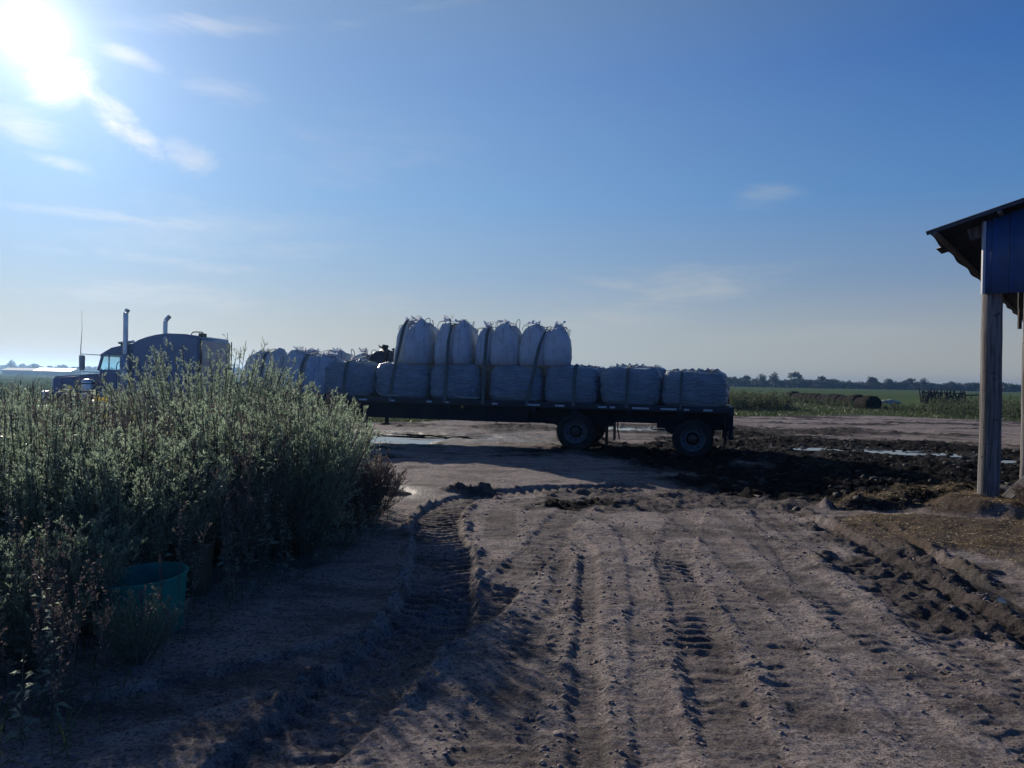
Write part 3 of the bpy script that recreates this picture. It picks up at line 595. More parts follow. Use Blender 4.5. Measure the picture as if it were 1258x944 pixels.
LOAD = []   # (object, world verts, faces) for laying the straps over
def sack(s0, s1, y0, y1, z0, h, label, seed, group, kind='tall', lean=(0, 0), cat='bulk sack', material=None, dome=.5, loops=4):
    rng = random.Random(seed); n = 52; m = 30
    if kind == 'tall': s0 += .015; s1 -= .03
    wx, wy = (s1-s0)/2, (y1-y0)/2; cx, cy = (s0+s1)/2, (y0+y1)/2
    ex = 3.4 if kind == 'tall' else 5.0
    o0 = Wp(cx, cy, z0); trn = YAW+rng.uniform(-.05, .05); root = empty({'tall': 'bulk_sack', 'flat': 'wrapped_sack', 'slump': 'bulk_sack'}[kind], o0, (0, 0, trn)); tag(root, label, cat, group)
    th = np.linspace(0, 2*math.pi, n, endpoint=False); V = []
    c, sn = np.cos(th), np.sin(th); rad = (np.abs(c)**ex+np.abs(sn)**ex)**(-1/ex)
    ph = [rng.uniform(0, 6.28) for _ in range(8)]; kf = rng.choice([9, 11, 13])
    for i in range(m):
        t = i/(m-1)
        if kind == 'flat':
            # low brick of cloth: straight sides, rolled edges, flat crinkled top
            if t < .12: r = .90+.10*math.sin(t/.12*math.pi/2); z = h*.10*(t/.12)
            elif t < .55: r = 1.0+.035*math.sin((t-.12)/.43*math.pi); z = h*(.10+.56*(t-.12)/.43)
            elif t < .85: q = (t-.55)/.30*math.pi/2; r = 1-.24*(1-math.cos(q)); z = h*(.66+.32*math.sin(q))
            else: q = (t-.85)/.15; r = .76*(1-q)+.02*q; z = h*(.98+.02*q)
        else:
            if t < .10: r = .86+.14*math.sin(t/.10*math.pi/2); z = h*.06*(t/.10)
            elif t < .52: r = 1.0+.05*math.sin((t-.10)/.42*math.pi); z = h*(.06+.50*(t-.10)/.42)
            elif t < .88: q = (t-.52)/.36*math.pi/2; r = 1-(1-dome)*(1-math.cos(q)); z = h*(.56+.37*math.sin(q))
            else: q = (t-.88)/.12; r = dome*(1-q)+.10*q; z = h*(.93+.07*q)
        fold = sstep(.25, .85, np.array([t]))[0]
        rr = rad*r*(1+.034*fold*np.sin(kf*th+ph[0]+2*math.sin(3*t+ph[1]))+.024*np.sin(3*th+ph[2]+4*t)+.012*np.sin(2*math.pi*t*5+ph[3]+2*th))
        nz_ = fbm(th*1.6+seed*7.7, np.full(n, t*5+seed), 3, seed)
        rr = rr*(1+.045*nz_)
        x = rr*c*wx+lean[0]*(z/h)**1.3*h; y = rr*sn*wy+lean[1]*(z/h)*h
        zz = z+(.06 if kind == 'flat' else .12)*h*fold*fbm(x*3.1+seed, y*3.1, 3, seed+3)
        V.append(np.stack([x, y, zz], 1))
    V = np.vstack(V); i = np.arange(m-1)[:, None]*n; j = np.arange(n)[None]; j2 = (j+1) % n
    Q = np.stack([i+j, i+j2, i+n+j2, i+n+j], -1).reshape(-1, 4)
    top = len(V); V = np.vstack([V, V[-n:].mean(0)+[[0, 0, .01]], V[:n].mean(0)]); 
    k = np.arange(n); F1 = np.stack([(m-1)*n+k, (m-1)*n+(k+1) % n, np.full(n, top)], 1)
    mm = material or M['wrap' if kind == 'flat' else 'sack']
    b = npmesh2('body', [(V, Q, mm), (V, F1, mm)], root)
    b.data.polygons.foreach_set('use_smooth', [True]*len(b.data.polygons))
    Mw = Matrix.Translation(o0) @ Matrix.Rotation(trn, 4, 'Z')
    LOAD.append((np.array([[*(Mw @ Vector(v))] for v in V]), Q))
    # lifting loops at the corners and the tied spout
    zt = h*(.90 if kind != 'flat' else .97)
    for q, (a, bb) in enumerate(((-.6, -.6), (.6, -.6), (.6, .6), (-.6, .6))[:loops]):
        px, py = a*wx+lean[0]*h*.9, bb*wy+lean[1]*h*.9; hh = rng.choice([.03, .06, .12, .2])*rng.uniform(.8, 1.1) if kind != 'flat' else rng.uniform(.02, .07); sp = rng.uniform(.05, .11); dx, dy = rng.uniform(-.09, .09), rng.uniform(-.06, .06); rot = rng.uniform(0, 3.14)
        ux, uy = math.cos(rot)*sp, math.sin(rot)*sp
        mb = MB(); pts = [(px-ux, py-uy, zt-.10), (px-ux+dx*.5, py-uy+dy*.5, zt+hh*.5), (px-ux*.5+dx, py-uy*.5+dy, zt+hh*.95), (px+ux*.4+dx, py+uy*.4+dy, zt+hh), (px+ux+dx*.6, py+uy+dy*.6, zt+hh*.45), (px+ux, py+uy, zt-.10)]
        pts = [Vector(p) for p in catmull3(pts)]
        mb.tube(pts, rng.uniform(.008, .012), 5, False); mb.build('lifting_loop', M['loop'], root)
    if kind != 'flat':
        mb = MB(); nn = 22; rings = []; low_ = rng.random() < .5
        sx, sy = lean[0]*h+rng.uniform(-.12, .12), lean[1]*h+rng.uniform(-.1, .1); lx, ly = rng.uniform(-.10, .10), rng.uniform(-.06, .06); hh = rng.uniform(.03, .07) if low_ else rng.uniform(.07, .15)
        for i_, (r, z) in enumerate(((.24, -.07), (.17, -.01), (.14, .4), (.15, .8), (.12, 1.0)) if low_ else ((.20, -.07), (.12, -.01), (.07, .35), (.10, .7), (.14, 1.0))):
            rings.append([mb.bm.verts.new((sx+lx*max(z, 0)+r*math.cos(6.283*k/nn)*(1+.35*math.sin(5*6.283*k/nn+ph[4])), sy+ly*max(z, 0)+r*math.sin(6.283*k/nn)*(1+.35*math.sin(4*6.283*k/nn+ph[5])), h*.97+hh*z+(.05*math.sin(3*6.283*k/nn+ph[6]) if i_ == 4 else 0))) for k in range(nn)])
        for a, bb in zip(rings, rings[1:]):
            for k in range(nn): mb.bm.faces.new((a[k], a[(k+1) % nn], bb[(k+1) % nn], bb[k]))
        mb.build('tied_spout', mm, root, smooth=True)
    else:
        mb = MB(); rr2 = random.Random(seed+5)   # loose film bunched on top
        nn = 16; g = []
        fx, fy = rr2.uniform(-.4, .4)*wx, rr2.uniform(-.5, .2)*wy
        for a in range(nn):
            row = []
            for c_ in range(8):
                row.append(mb.bm.verts.new((fx+(a/nn-.5)*wx*1.1, fy+(c_/8-.5)*.3, h*.985+.055*math.sin(math.pi*c_/7)*(1+.6*math.sin(a*1.7+ph[2])+.4*math.sin(a*2.9))+.012*rr2.random())))
            g.append(row)
        for a, bb in zip(g, g[1:]):
            for k in range(7): mb.bm.faces.new((a[k], a[k+1], bb[k+1], bb[k]))
        mb.build('loose_film', mm, root, smooth=True)
    return root
def catmull3(P, n=5):
    P = [Vector(p) for p in P]; Q = [2*P[0]-P[1]]+P+[2*P[-1]-P[-2]]; out = []
    for i in range(1, len(Q)-2):
        for k in range(n):
            t = k/n; out.append(.5*((2*Q[i])+(-Q[i-1]+Q[i+1])*t+(2*Q[i-1]-5*Q[i]+4*Q[i+1]-Q[i+2])*t*t+(-Q[i-1]+3*Q[i]-3*Q[i+1]+Q[i+2])*t**3))
    out.append(P[-1]); return out
ORD = ['first', 'second', 'third', 'fourth', 'fifth', 'sixth', 'seventh', 'eighth', 'ninth', 'tenth', 'eleventh']
# lower row, near side: seven squat wrapped sacks (from the tail forward)
low = [(-1.70, -.04, .92), (-3.34, -1.76, .97), (-4.86, -3.40, .98), (-6.42, -4.93, .97), (-8.14, -6.72, .99), (-9.80, -8.20, 1.0), (-11.46, -9.86, .99)]
lowlab = ['squat wrapped sack at the very tail of the trailer, bright film on its corner', 'squat wrapped sack second from the trailer tail, above the gap between the wheels',
    'squat wrapped sack third from the tail, above the front trailer wheels', 'wide wrapped sack under the rearmost pair of tall sacks', 'squat wrapped sack under the second tall cluster, a loose strap curving down its side',
    'squat wrapped sack under the foremost tall sacks, a loose strap hanging beside its lower corner', 'squat wrapped sack farthest forward in its row, in front of the leaning sacks']
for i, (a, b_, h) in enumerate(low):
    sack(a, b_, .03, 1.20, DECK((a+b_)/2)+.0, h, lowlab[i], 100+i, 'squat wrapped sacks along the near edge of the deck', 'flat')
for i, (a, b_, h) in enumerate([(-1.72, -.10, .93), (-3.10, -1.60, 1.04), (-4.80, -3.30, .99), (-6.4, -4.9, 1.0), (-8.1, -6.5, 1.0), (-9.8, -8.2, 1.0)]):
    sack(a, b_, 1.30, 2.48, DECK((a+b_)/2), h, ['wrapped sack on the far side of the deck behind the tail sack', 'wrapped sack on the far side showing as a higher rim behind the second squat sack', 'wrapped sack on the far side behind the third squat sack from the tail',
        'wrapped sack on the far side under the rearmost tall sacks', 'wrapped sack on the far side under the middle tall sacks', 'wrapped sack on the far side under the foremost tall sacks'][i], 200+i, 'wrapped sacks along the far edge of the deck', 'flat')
# upper row: tall sacks standing on the lower row
zU = 2.26
up = [(-4.95, -4.20, .10, 1.0, 1.14, (-.02, 0), 'tall white sack at the rear end of the upper row with a bulging side'),
      (-5.60, -4.86, .06, .95, 1.20, (.02, 0), 'tall white sack second from the rear in the upper row, crossed by a slanting strap'),
      (-6.44, -5.58, .05, 1.0, 1.26, (0, 0), 'wide tall white sack in the middle of the upper row, a loop on top'),
      (-6.86, -6.36, .14, 1.0, 1.13, (.05, 0), 'narrow tall white sack left of the wide middle one, half behind a strap'),
      (-7.52, -6.94, .05, .95, 1.27, (-.02, 0), 'tall white sack with its strap on the left in the second upper cluster'),
      (-8.06, -7.48, .06, .95, 1.30, (.06, 0), 'tall white sack with messy spout just behind the foremost big sack'),
      (-9.0, -8.16, .04, 1.0, 1.31, (.05, 0), 'big rounded white sack with two loops, foremost but one of the upper row'),
      (-9.38, -8.80, .25, 1.15, 1.24, (.10, 0), 'slanting white sack at the front end of the upper row with a dark seam')]
for i, (a, b_, y0, y1, h, ln, lab) in enumerate(up):
    sack(a, b_, y0, y1, zU, h, lab, 300+i, 'tall sacks standing on the wrapped ones', 'tall', ln, dome=.27)
for i, (a, b_, h, lab) in enumerate([(-5.2, -4.4, 1.05, 'tall sack on the far side behind the rear end of the upper row'), (-6.7, -5.9, 1.16, 'tall sack on the far side with its crumpled top showing behind the middle sacks'), (-7.95, -7.2, 1.14, 'tall sack on the far side behind the second upper cluster'), (-9.15, -8.4, 1.16, 'tall sack on the far side behind the foremost upper sack')]):
    sack(a, b_, 1.35, 2.35, zU, h, lab, 350+i, 'tall sacks on the far side of the upper row', 'tall', (0, 0), dome=.6)
# front of the deck: tall sacks leaning towards the tail
fr = [(-14.28, -13.66, .15, 1.1, 1.16, .16, 'narrow white sack leaning at the very front of the trailer behind the cab'),
      (-13.75, -12.98, .05, 1.05, 1.20, .22, 'white leaning sack second from the front of the trailer, shiny film at its top'),
      (-13.02, -12.12, .04, 1.05, 1.24, .20, 'large white leaning sack third from the front of the trailer'),
      (-12.22, -11.72, .06, 1.0, 1.10, .22, 'slim white leaning sack fourth from the front, with torn bright film on top'),
      (-11.86, -11.20, .10, 1.05, 1.12, .16, 'white leaning sack partly behind the foremost squat wrapped sack')]
for i, (a, b_, y0, y1, h, ln, lab) in enumerate(fr):
    sack(a, b_, y0, y1, DECK(a), h*1.06, lab, 400+i, 'sacks leaning at the front of the deck', 'tall', (ln, 0), dome=.62)
for i, (a, b_, h, ln, mt, lab) in enumerate([(-13.3, -12.4, 1.36, .12, 'sack', 'white sack on the far side rising behind the leaning front sacks'), (-12.3, -11.5, 1.32, .10, 'sack', 'white sack on the far side with a curled loop, behind the slim leaning sack'),
        (-11.4, -10.62, 1.36, .10, 'sack', 'white sack with a slanted strap end on top, behind the foremost squat sack')]):
    sack(a, b_, 1.25, 2.35, DECK(a), h, lab, 450+i, 'sacks on the far side at the front of the deck', 'tall', (ln, 0), dome=.7)
for i, (a, b_, y0, h, lab) in enumerate([(-10.75, -10.0, 1.3, 1.42, 'dark lumpy tarp bundle behind the squat sacks, left of the two dark humps'), (-10.2, -9.42, 1.25, 1.40, 'dark lumpy tarp bundle just left of the tall upper sacks')]):
    sack(a, b_, y0, y0+1.1, DECK(a), h, lab, 470+i, 'dark tarp bundles on the deck', 'tall', (.1, 0), 'tarp bundle', M['dark_sheet'], dome=.7, loops=1)

# straps thrown over the load: a rope-tight profile found from the load itself
allV = np.vstack([v for v, q in LOAD]); off = 0; allF = []
for v, q in LOAD: allF += [tuple(int(i)+off for i in f) for f in q]; off += len(v)
bvh = BVHTree.FromPolygons([tuple(v) for v in allV], allF)
def strap(sb, st, label, sf=None, wd=.055, name='cargo_strap'):
    """sb: s at the rail, st: s where it crosses the top"""
    sf = st if sf is None else sf; pts = []
    for z in np.arange(1.42, 3.9, .06):
        f = np.clip((z-1.3)/1.9, 0, 1); s = sb+(st-sb)*f; h = bvh.ray_cast(Wp(s, -1.0, z), nR, 1.8)
        if h[0] is not None: pts.append((h[3]-1.0, z))
    for y in np.arange(.0, 2.5, .08):
        h = bvh.ray_cast(Wp(st, y, 5.0), Vector((0, 0, -1)), 3.6)
        if h[0] is not None: pts.append((y, 5.0-h[3]))
    for z in np.arange(1.42, 3.9, .06):
        h = bvh.ray_cast(Wp(sf, 3.6, z), -nR, 1.8)
        if h[0] is not None: pts.append((3.6-h[3], z))
    pts += [(-.05, 1.20), (2.60, 1.20)]
    # upper hull of the outline
    pts = sorted(set((round(a, 3), round(b_, 3)) for a, b_ in pts)); hull = []
    for p in pts:
        while len(hull) >= 2 and (hull[-1][0]-hull[-2][0])*(p[1]-hull[-2][1])-(hull[-1][1]-hull[-2][1])*(p[0]-hull[-2][0]) >= 0: hull.pop()
        hull.append(p)
    zmx = max(p[1] for p in hull); P = []
    left = [p for p in pts if p[0] <= hull[0][0]+1e-6]
    for a, b_ in hull:
        f = min(max((b_-1.3)/1.9, 0), 1); s = sb+(st-sb)*f if a < 1.2 else sf
        P.append((s, a, b_))
    mb = MB(); prev = None; ring = []; n = len(P)
    for i, (s, a, b_) in enumerate(P):
        a0 = P[max(i-1, 0)]; a1 = P[min(i+1, n-1)]; ty, tz = a1[1]-a0[1], a1[2]-a0[2]; l = math.hypot(ty, tz) or 1; ny, nz_ = -tz/l, ty/l
        oy, oz = a+ny*.022, b_+nz_*.022
        ring.append([mb.bm.verts.new(p) for p in ((s-wd, oy, oz), (s+wd, oy, oz), (s+wd, oy-ny*.008, oz-nz_*.008), (s-wd, oy-ny*.008, oz-nz_*.008))])
    for a, b_ in zip(ring, ring[1:]):
        for k in range(4): mb.bm.faces.new((a[k], a[(k+1) % 4], b_[(k+1) % 4], b_[k]))
    mb.bm.faces.new(ring[0]); mb.bm.faces.new(ring[-1][::-1])
    o = mb.build(name, M['strap']); o.location = TR; o.rotation_euler = (0, 0, YAW); tag(o, label, 'strap', 'straps thrown over the load'); return o
for sb, st, lab in ((-13.45, -13.25, 'dark strap over the two foremost leaning sacks behind the cab'), (-12.2, -11.93, 'dark strap over the leaning sacks beside the slim one'), (-10.72, -10.58, 'dark strap over the foremost squat wrapped sack'),
    (-9.26, -9.02, 'slanting strap over the foremost tall sacks of the upper row'), (-7.62, -7.56, 'upright strap between the two sacks of the second upper cluster'), (-6.52, -6.50, 'upright strap over the narrow sack left of the wide middle sack'),
    (-5.28, -4.90, 'strap slanting across the sack second from the rear of the upper row'), (-4.0, -3.97, 'wide dark strap over the third squat sack from the tail'), (-2.60, -2.57, 'dark strap over the second squat sack from the tail'), (-1.22, -1.18, 'narrow yellowish strap over the squat sack at the tail')):
    strap(sb, st, lab, wd=.047 if st < -2 else .03)
for s0, lab in ((-7.45, 'loose strap end curving down below the second upper cluster'), (-9.75, 'loose strap end lying in a curve along the deck edge below the foremost tall sacks')):
    mb = MB(); P = catmull3([(0, -.03, .42), (.05, -.05, .22), (.18, -.06, .08), (.42, -.07, .03), (.85, -.07, .035)]); ring = []
    for i, p in enumerate(P): ring.append([mb.bm.verts.new(p+Vector((0, 0, d))) for d in (-.025, .025)])
    for a, b_ in zip(ring, ring[1:]): mb.bm.faces.new((a[0], a[1], b_[1], b_[0]))
    o = mb.build('strap_tail', mat('strap_pale', (.2, .2, .2), .7)); o.location = Wp(s0, 0, DECK(s0)+.02); o.rotation_euler = (0, 0, YAW)
    md = o.modifiers.new('thick', 'SOLIDIFY'); md.thickness = .006; tag(o, lab, 'strap')

# ------------------------------------------------------------------ the tractor unit
def squeeze(t):
    """bring the side profile to its true length; round things keep their roundness"""
    K = lambda x: (x+15.53)*.833
    def go(o):
        for c in list(o.children):
            if c.type == 'MESH':
                n = len(c.data.vertices); v = np.empty(n*3, np.float32); c.data.vertices.foreach_get('co', v); v = v.reshape(-1, 3)
                if c.name.split('.')[0] in ('muffler', 'exhaust_pipe', 'air_cleaner', 'band', 'antenna', 'fifth_wheel', 'headlamp', 'mirror'):
                    xc = -18.27 if c.name.startswith('exhaust') else (v[:, 0].min()+v[:, 0].max())/2
                    v[:, 0] += K(xc)-xc
                else: v[:, 0] = K(v[:, 0])
                c.data.vertices.foreach_set('co', v.ravel()); c.data.update()
            go(c)
    go(t)
def make_tractor():
    t = empty('semi_tractor', (-9.54, 23.04, 0), (0, 0, R_(-2))); tag(t, 'dark long-nosed semi truck with a tall sleeper and upright chrome exhaust stacks', 'truck')
    P = M['truck_paint']
    prof = [(-18.03, 1.0), (-18.05, 2.72), (-18.0, 2.80), (-17.85, 2.88), (-17.55, 2.975), (-17.2, 3.05), (-16.81, 3.10), (-16.1, 3.09), (-15.65, 3.04), (-15.55, 2.98), (-15.52, 1.0)]
    mb = MB(); mb.prism(prof, .06, 2.46); sl_ = mb.build('sleeper', P, t, bevel=.07, seg=3)
    mb = MB(); mb.box(-16.86, -16.74, .05, .062, 2.80, 3.0); mb.build('marker_lamp', M['tape'], sl_)
    mb = MB(); mb.box(-17.2, -17.19, .052, .064, 1.2, 2.35); mb.box(-16.72, -16.70, .052, .064, 1.2, 2.35); mb.box(-17.2, -16.70, .052, .064, 2.345, 2.36); mb.build('luggage_door_seam', M['black_paint'], sl_)
    mb = MB(); mb.tube(catmull3([(-16.05, .45, 3.07), (-16.0, .45, 3.16), (-15.75, .45, 3.17), (-15.62, .45, 3.15), (-15.6, .45, 3.02)]), .018, 8); mb.box(-15.7, -15.55, .3, .6, 3.02, 3.13); mb.build('roof_rail', M['frame'], sl_)
    mb = MB(); mb.box(-15.515, -15.50, .22, 1.75, 2.24, 2.58); mb.build('rear_window', M['grey_panel'], sl_, bevel=.006)
    for ya in (.06, 2.40):
        mb = MB(); mb.box(-15.52, -15.49, ya, ya+.04, 1.0, 2.96); mb.build('corner_moulding', M['frame'], sl_)
    # cab: hollow, with real openings so the sky shows through both windows
    cab = MB(); x0, x1 = -19.32, -18.04
    cab.box(x0+.02, x1, .12, 2.40, .95, 1.95)
    body = cab.build('cab_body', P, t, bevel=.03)
    mb = MB(); mb.prism([(-19.22, 2.38), (-19.15, 2.50), (-18.9, 2.63), (-18.5, 2.71), (-18.05, 2.78), (-18.05, 2.40)], .16, 2.36); roof = mb.build('cab_roof', P, t, bevel=.03)
    mb = MB(); mb.prism([(-19.34, 2.36), (-19.30, 2.43), (-19.05, 2.56), (-19.05, 2.50)], .2, 2.32); mb.build('sun_visor', M['chrome_dull'], roof)
    for x in (-18.75, -18.55): 
        mb = MB(); mb.tube([(x, .55, 2.70), (x, .55, 2.78)], .035, 8); mb.box(x-.08, x+.08, .48, .62, 2.76, 2.82); mb.build('roof_lamp', M['frame'], roof)
    mb = MB(); mb.tube([(-18.75, .35, 2.80), (-18.15, .35, 2.83)], [.02, .05], 10); mb.build('air_horn', M['chrome'], roof)
    for y0 in (.14, 2.30):
        mb = MB(); mb.beam((-19.36, y0+.04, 1.93), (-19.20, y0+.04, 2.42), .07, .07, (0, 1, 0)); mb.build('windscreen_pillar', P, t)
        mb = MB(); mb.box(-18.42, -18.04, y0, y0+.08, 1.93, 2.42); mb.build('rear_pillar', P, t)
        mb = MB(); mb.box(-18.98, -18.955, y0+.02, y0+.06, 1.95, 2.40); mb.build('vent_window_bar', P, t)
    glass = bpy.data.materials.new('glass'); glass.use_nodes = True; N = NT(glass.node_tree); N.n.remove(N.n['Principled BSDF'])
    tr = N.new('ShaderNodeBsdfTransparent'); tr.inputs[0].default_value = (.62, .78, .80, 1); gl = N.new('ShaderNodeBsdfGlossy'); gl.inputs['Roughness'].default_value = .03
    mx = N.new('ShaderNodeMixShader'); mx.inputs[0].default_value = .10; N.l.new(tr.outputs[0], mx.inputs[1]); N.l.new(gl.outputs[0], mx.inputs[2]); N.l.new(mx.outputs[0], N.n['Material Output'].inputs[0])
    for y0 in (.17, 2.33):
        mb = MB(); mb.prism([(-19.30, 1.95), (-19.15, 2.40), (-18.43, 2.40), (-18.43, 1.95)], y0, y0+.006); mb.build('door_glass', glass, t)
    mb = MB(); mb.tube([(-18.86+.0, .62+.19*math.cos(a), 2.02+.19*math.sin(a)) for a in np.linspace(0, 6.283, 21)], .016, 6, False); mb.build('steering_wheel', M['black_paint'], t)
    mb = MB(); mb.box(-18.5, -18.3, .4, .9, 1.9, 2.15); mb.build('seat', M['black_paint'], t)
    mb = MB(); mb.beam((-18.62, .115, 1.05), (-18.62, .115, 1.9), .012, .012); mb.build('door_seam', M['black_paint'], t)
    mb = MB(); mb.beam((-18.56, .09, 1.25), (-18.56, .09, 1.9), .02, .02); mb.build('grab_handle', M['chrome'], t)
    # hood, grille, fenders
    mb = MB(); mb.prism([(-21.32, .95), (-21.34, 1.66), (-21.28, 1.72), (-19.36, 1.84), (-19.36, .95)], .50, 2.02); hood = mb.build('hood', P, t, bevel=.06, seg=3)
    mb = MB(); mb.box(-21.42, -21.33, .55, 1.97, .62, 1.66); mb.build('grille', M['chrome'], hood, bevel=.02)
    for y0, y1 in ((.08, .50), (2.02, 2.44)):
        mb = MB(); pr = [(-21.38, .85), (-21.42, 1.05), (-21.30, 1.20), (-20.9, 1.27), (-20.4, 1.27), (-19.95, 1.10), (-19.75, .75), (-19.87, .75), (-20.05, 1.02), (-20.42, 1.15), (-20.9, 1.15), (-21.2, 1.06), (-21.28, .85)]
        mb.prism(pr, y0, y1); f = mb.build('fender', P, t, bevel=.015)
        yl = y0+.1; mb = MB(); mb.box(-21.50, -21.36, yl, yl+.26, 1.06, 1.26); mb.build('headlamp', M['chrome'], t, bevel=.02)
    mb = MB(); mb.box(-21.62, -21.48, .05, 2.47, .42, .80); mb.build('bumper', M['chrome'], t, bevel=.03)
    for y0 in (-.02, 2.30):
        mb = MB(); xx = -19.68; mb.lathe([(.0001, 1.66), (.12, 1.65), (.185, 1.60), (.19, 1.56), (.19, .92), (.17, .86), (.0001, .86)], (xx, y0+.12, 0), 'z', 24); ac = mb.build('air_cleaner', M['chrome'], t, smooth=True)
        mb = MB()
        for z in (1.0, 1.25, 1.5): mb.lathe([(.19, z), (.197, z+.005), (.197, z+.03), (.19, z+.035)], (xx, y0+.12, 0), 'z', 24)
        mb.build('band', M['frame'], ac)
    # mirrors on their hoops
    for y0, sg in ((-.12, 1), (2.64, -1)):
        mb = MB(); mb.box(-19.84, -19.72, y0-.02, y0+.10, 1.92, 2.38); mir = mb.build('mirror', M['chrome_dull'], t, bevel=.02)
        mb = MB(); mb.tube([(-19.3, y0+sg*.36, 2.40), (-19.80, y0+.04, 2.415), (-19.90, y0+.04, 2.36), (-19.90, y0+.04, 1.93), (-19.78, y0+.04, 1.88), (-19.36, y0+sg*.36, 1.86)], .013, 6); mb.build('mirror_arm', M['chrome_dull'], mir)
    mb = MB(); mb.tube([(-19.83, -.10, 2.40), (-19.83, -.10, 2.62), (-19.80, -.10, 3.2), (-19.82, -.10, 3.74)], [.012, .012, .005, .003], 5); mb.build('antenna', M['frame'], t)
    # stacks
    for y0 in (-.02, 2.44):
        x = -18.27; mb = MB(); mb.tube([(x, y0+.06, 1.0), (x, y0+.06, 1.1), (x, y0+.06, 2.36), (x, y0+.06, 2.44)], [.10, .15, .15, .075], 20); mf = mb.build('muffler', M['chrome_dull'], t, smooth=True)
        mb = MB(); mb.tube(catmull3([(x, y0+.06, 2.40), (x, y0+.06, 2.9), (x, y0+.06, 3.55), (x+(.0 if y0 < 1 else .03), y0+.06, 3.68), (x+(.06 if y0 < 1 else .14), y0+.06, 3.80)]), .072, 16, False); mb.build('exhaust_pipe', M['chrome'], mf, smooth=True)
    # chassis, tank, steps, wheels
    for y0 in (.85, 1.62):
        mb = MB(); mb.box(-21.3, -11.9, y0, y0+.08, .72, .98); mb.build('chassis_rail', M['frame'], t)
    mb = MB(); mb.tube([(-18.9, .40, .68), (-17.1, .40, .68)], .31, 24); mb.build('fuel_tank', M['chrome'], t, smooth=True)
    mb = MB(); mb.box(-19.3, -18.4, .05, .4, .38, .42); mb.box(-19.3, -18.4, .1, .4, .68, .72); mb.build('step', M['chrome_dull'], t)
    mb = MB(); mb.lathe([(.0001, 1.06), (.42, 1.04), (.45, 1.0), (.45, .98)], (-13.6, 1.27, 0), 'z', 24); mb.build('fifth_wheel', M['frame'], t)
    squeeze(t)
    for x, du in ((-4.15, False), (1.35, True), (2.65, True)):
        mb = MB(); mb.tube([(x, .2, .52), (x, 2.3, .52)], .07, 10); mb.build('axle', M['frame'], t)
        wheel_set(t, x, .05, .52, 1, du); wheel_set(t, x, 2.47, .52, -1, du)
make_tractor()

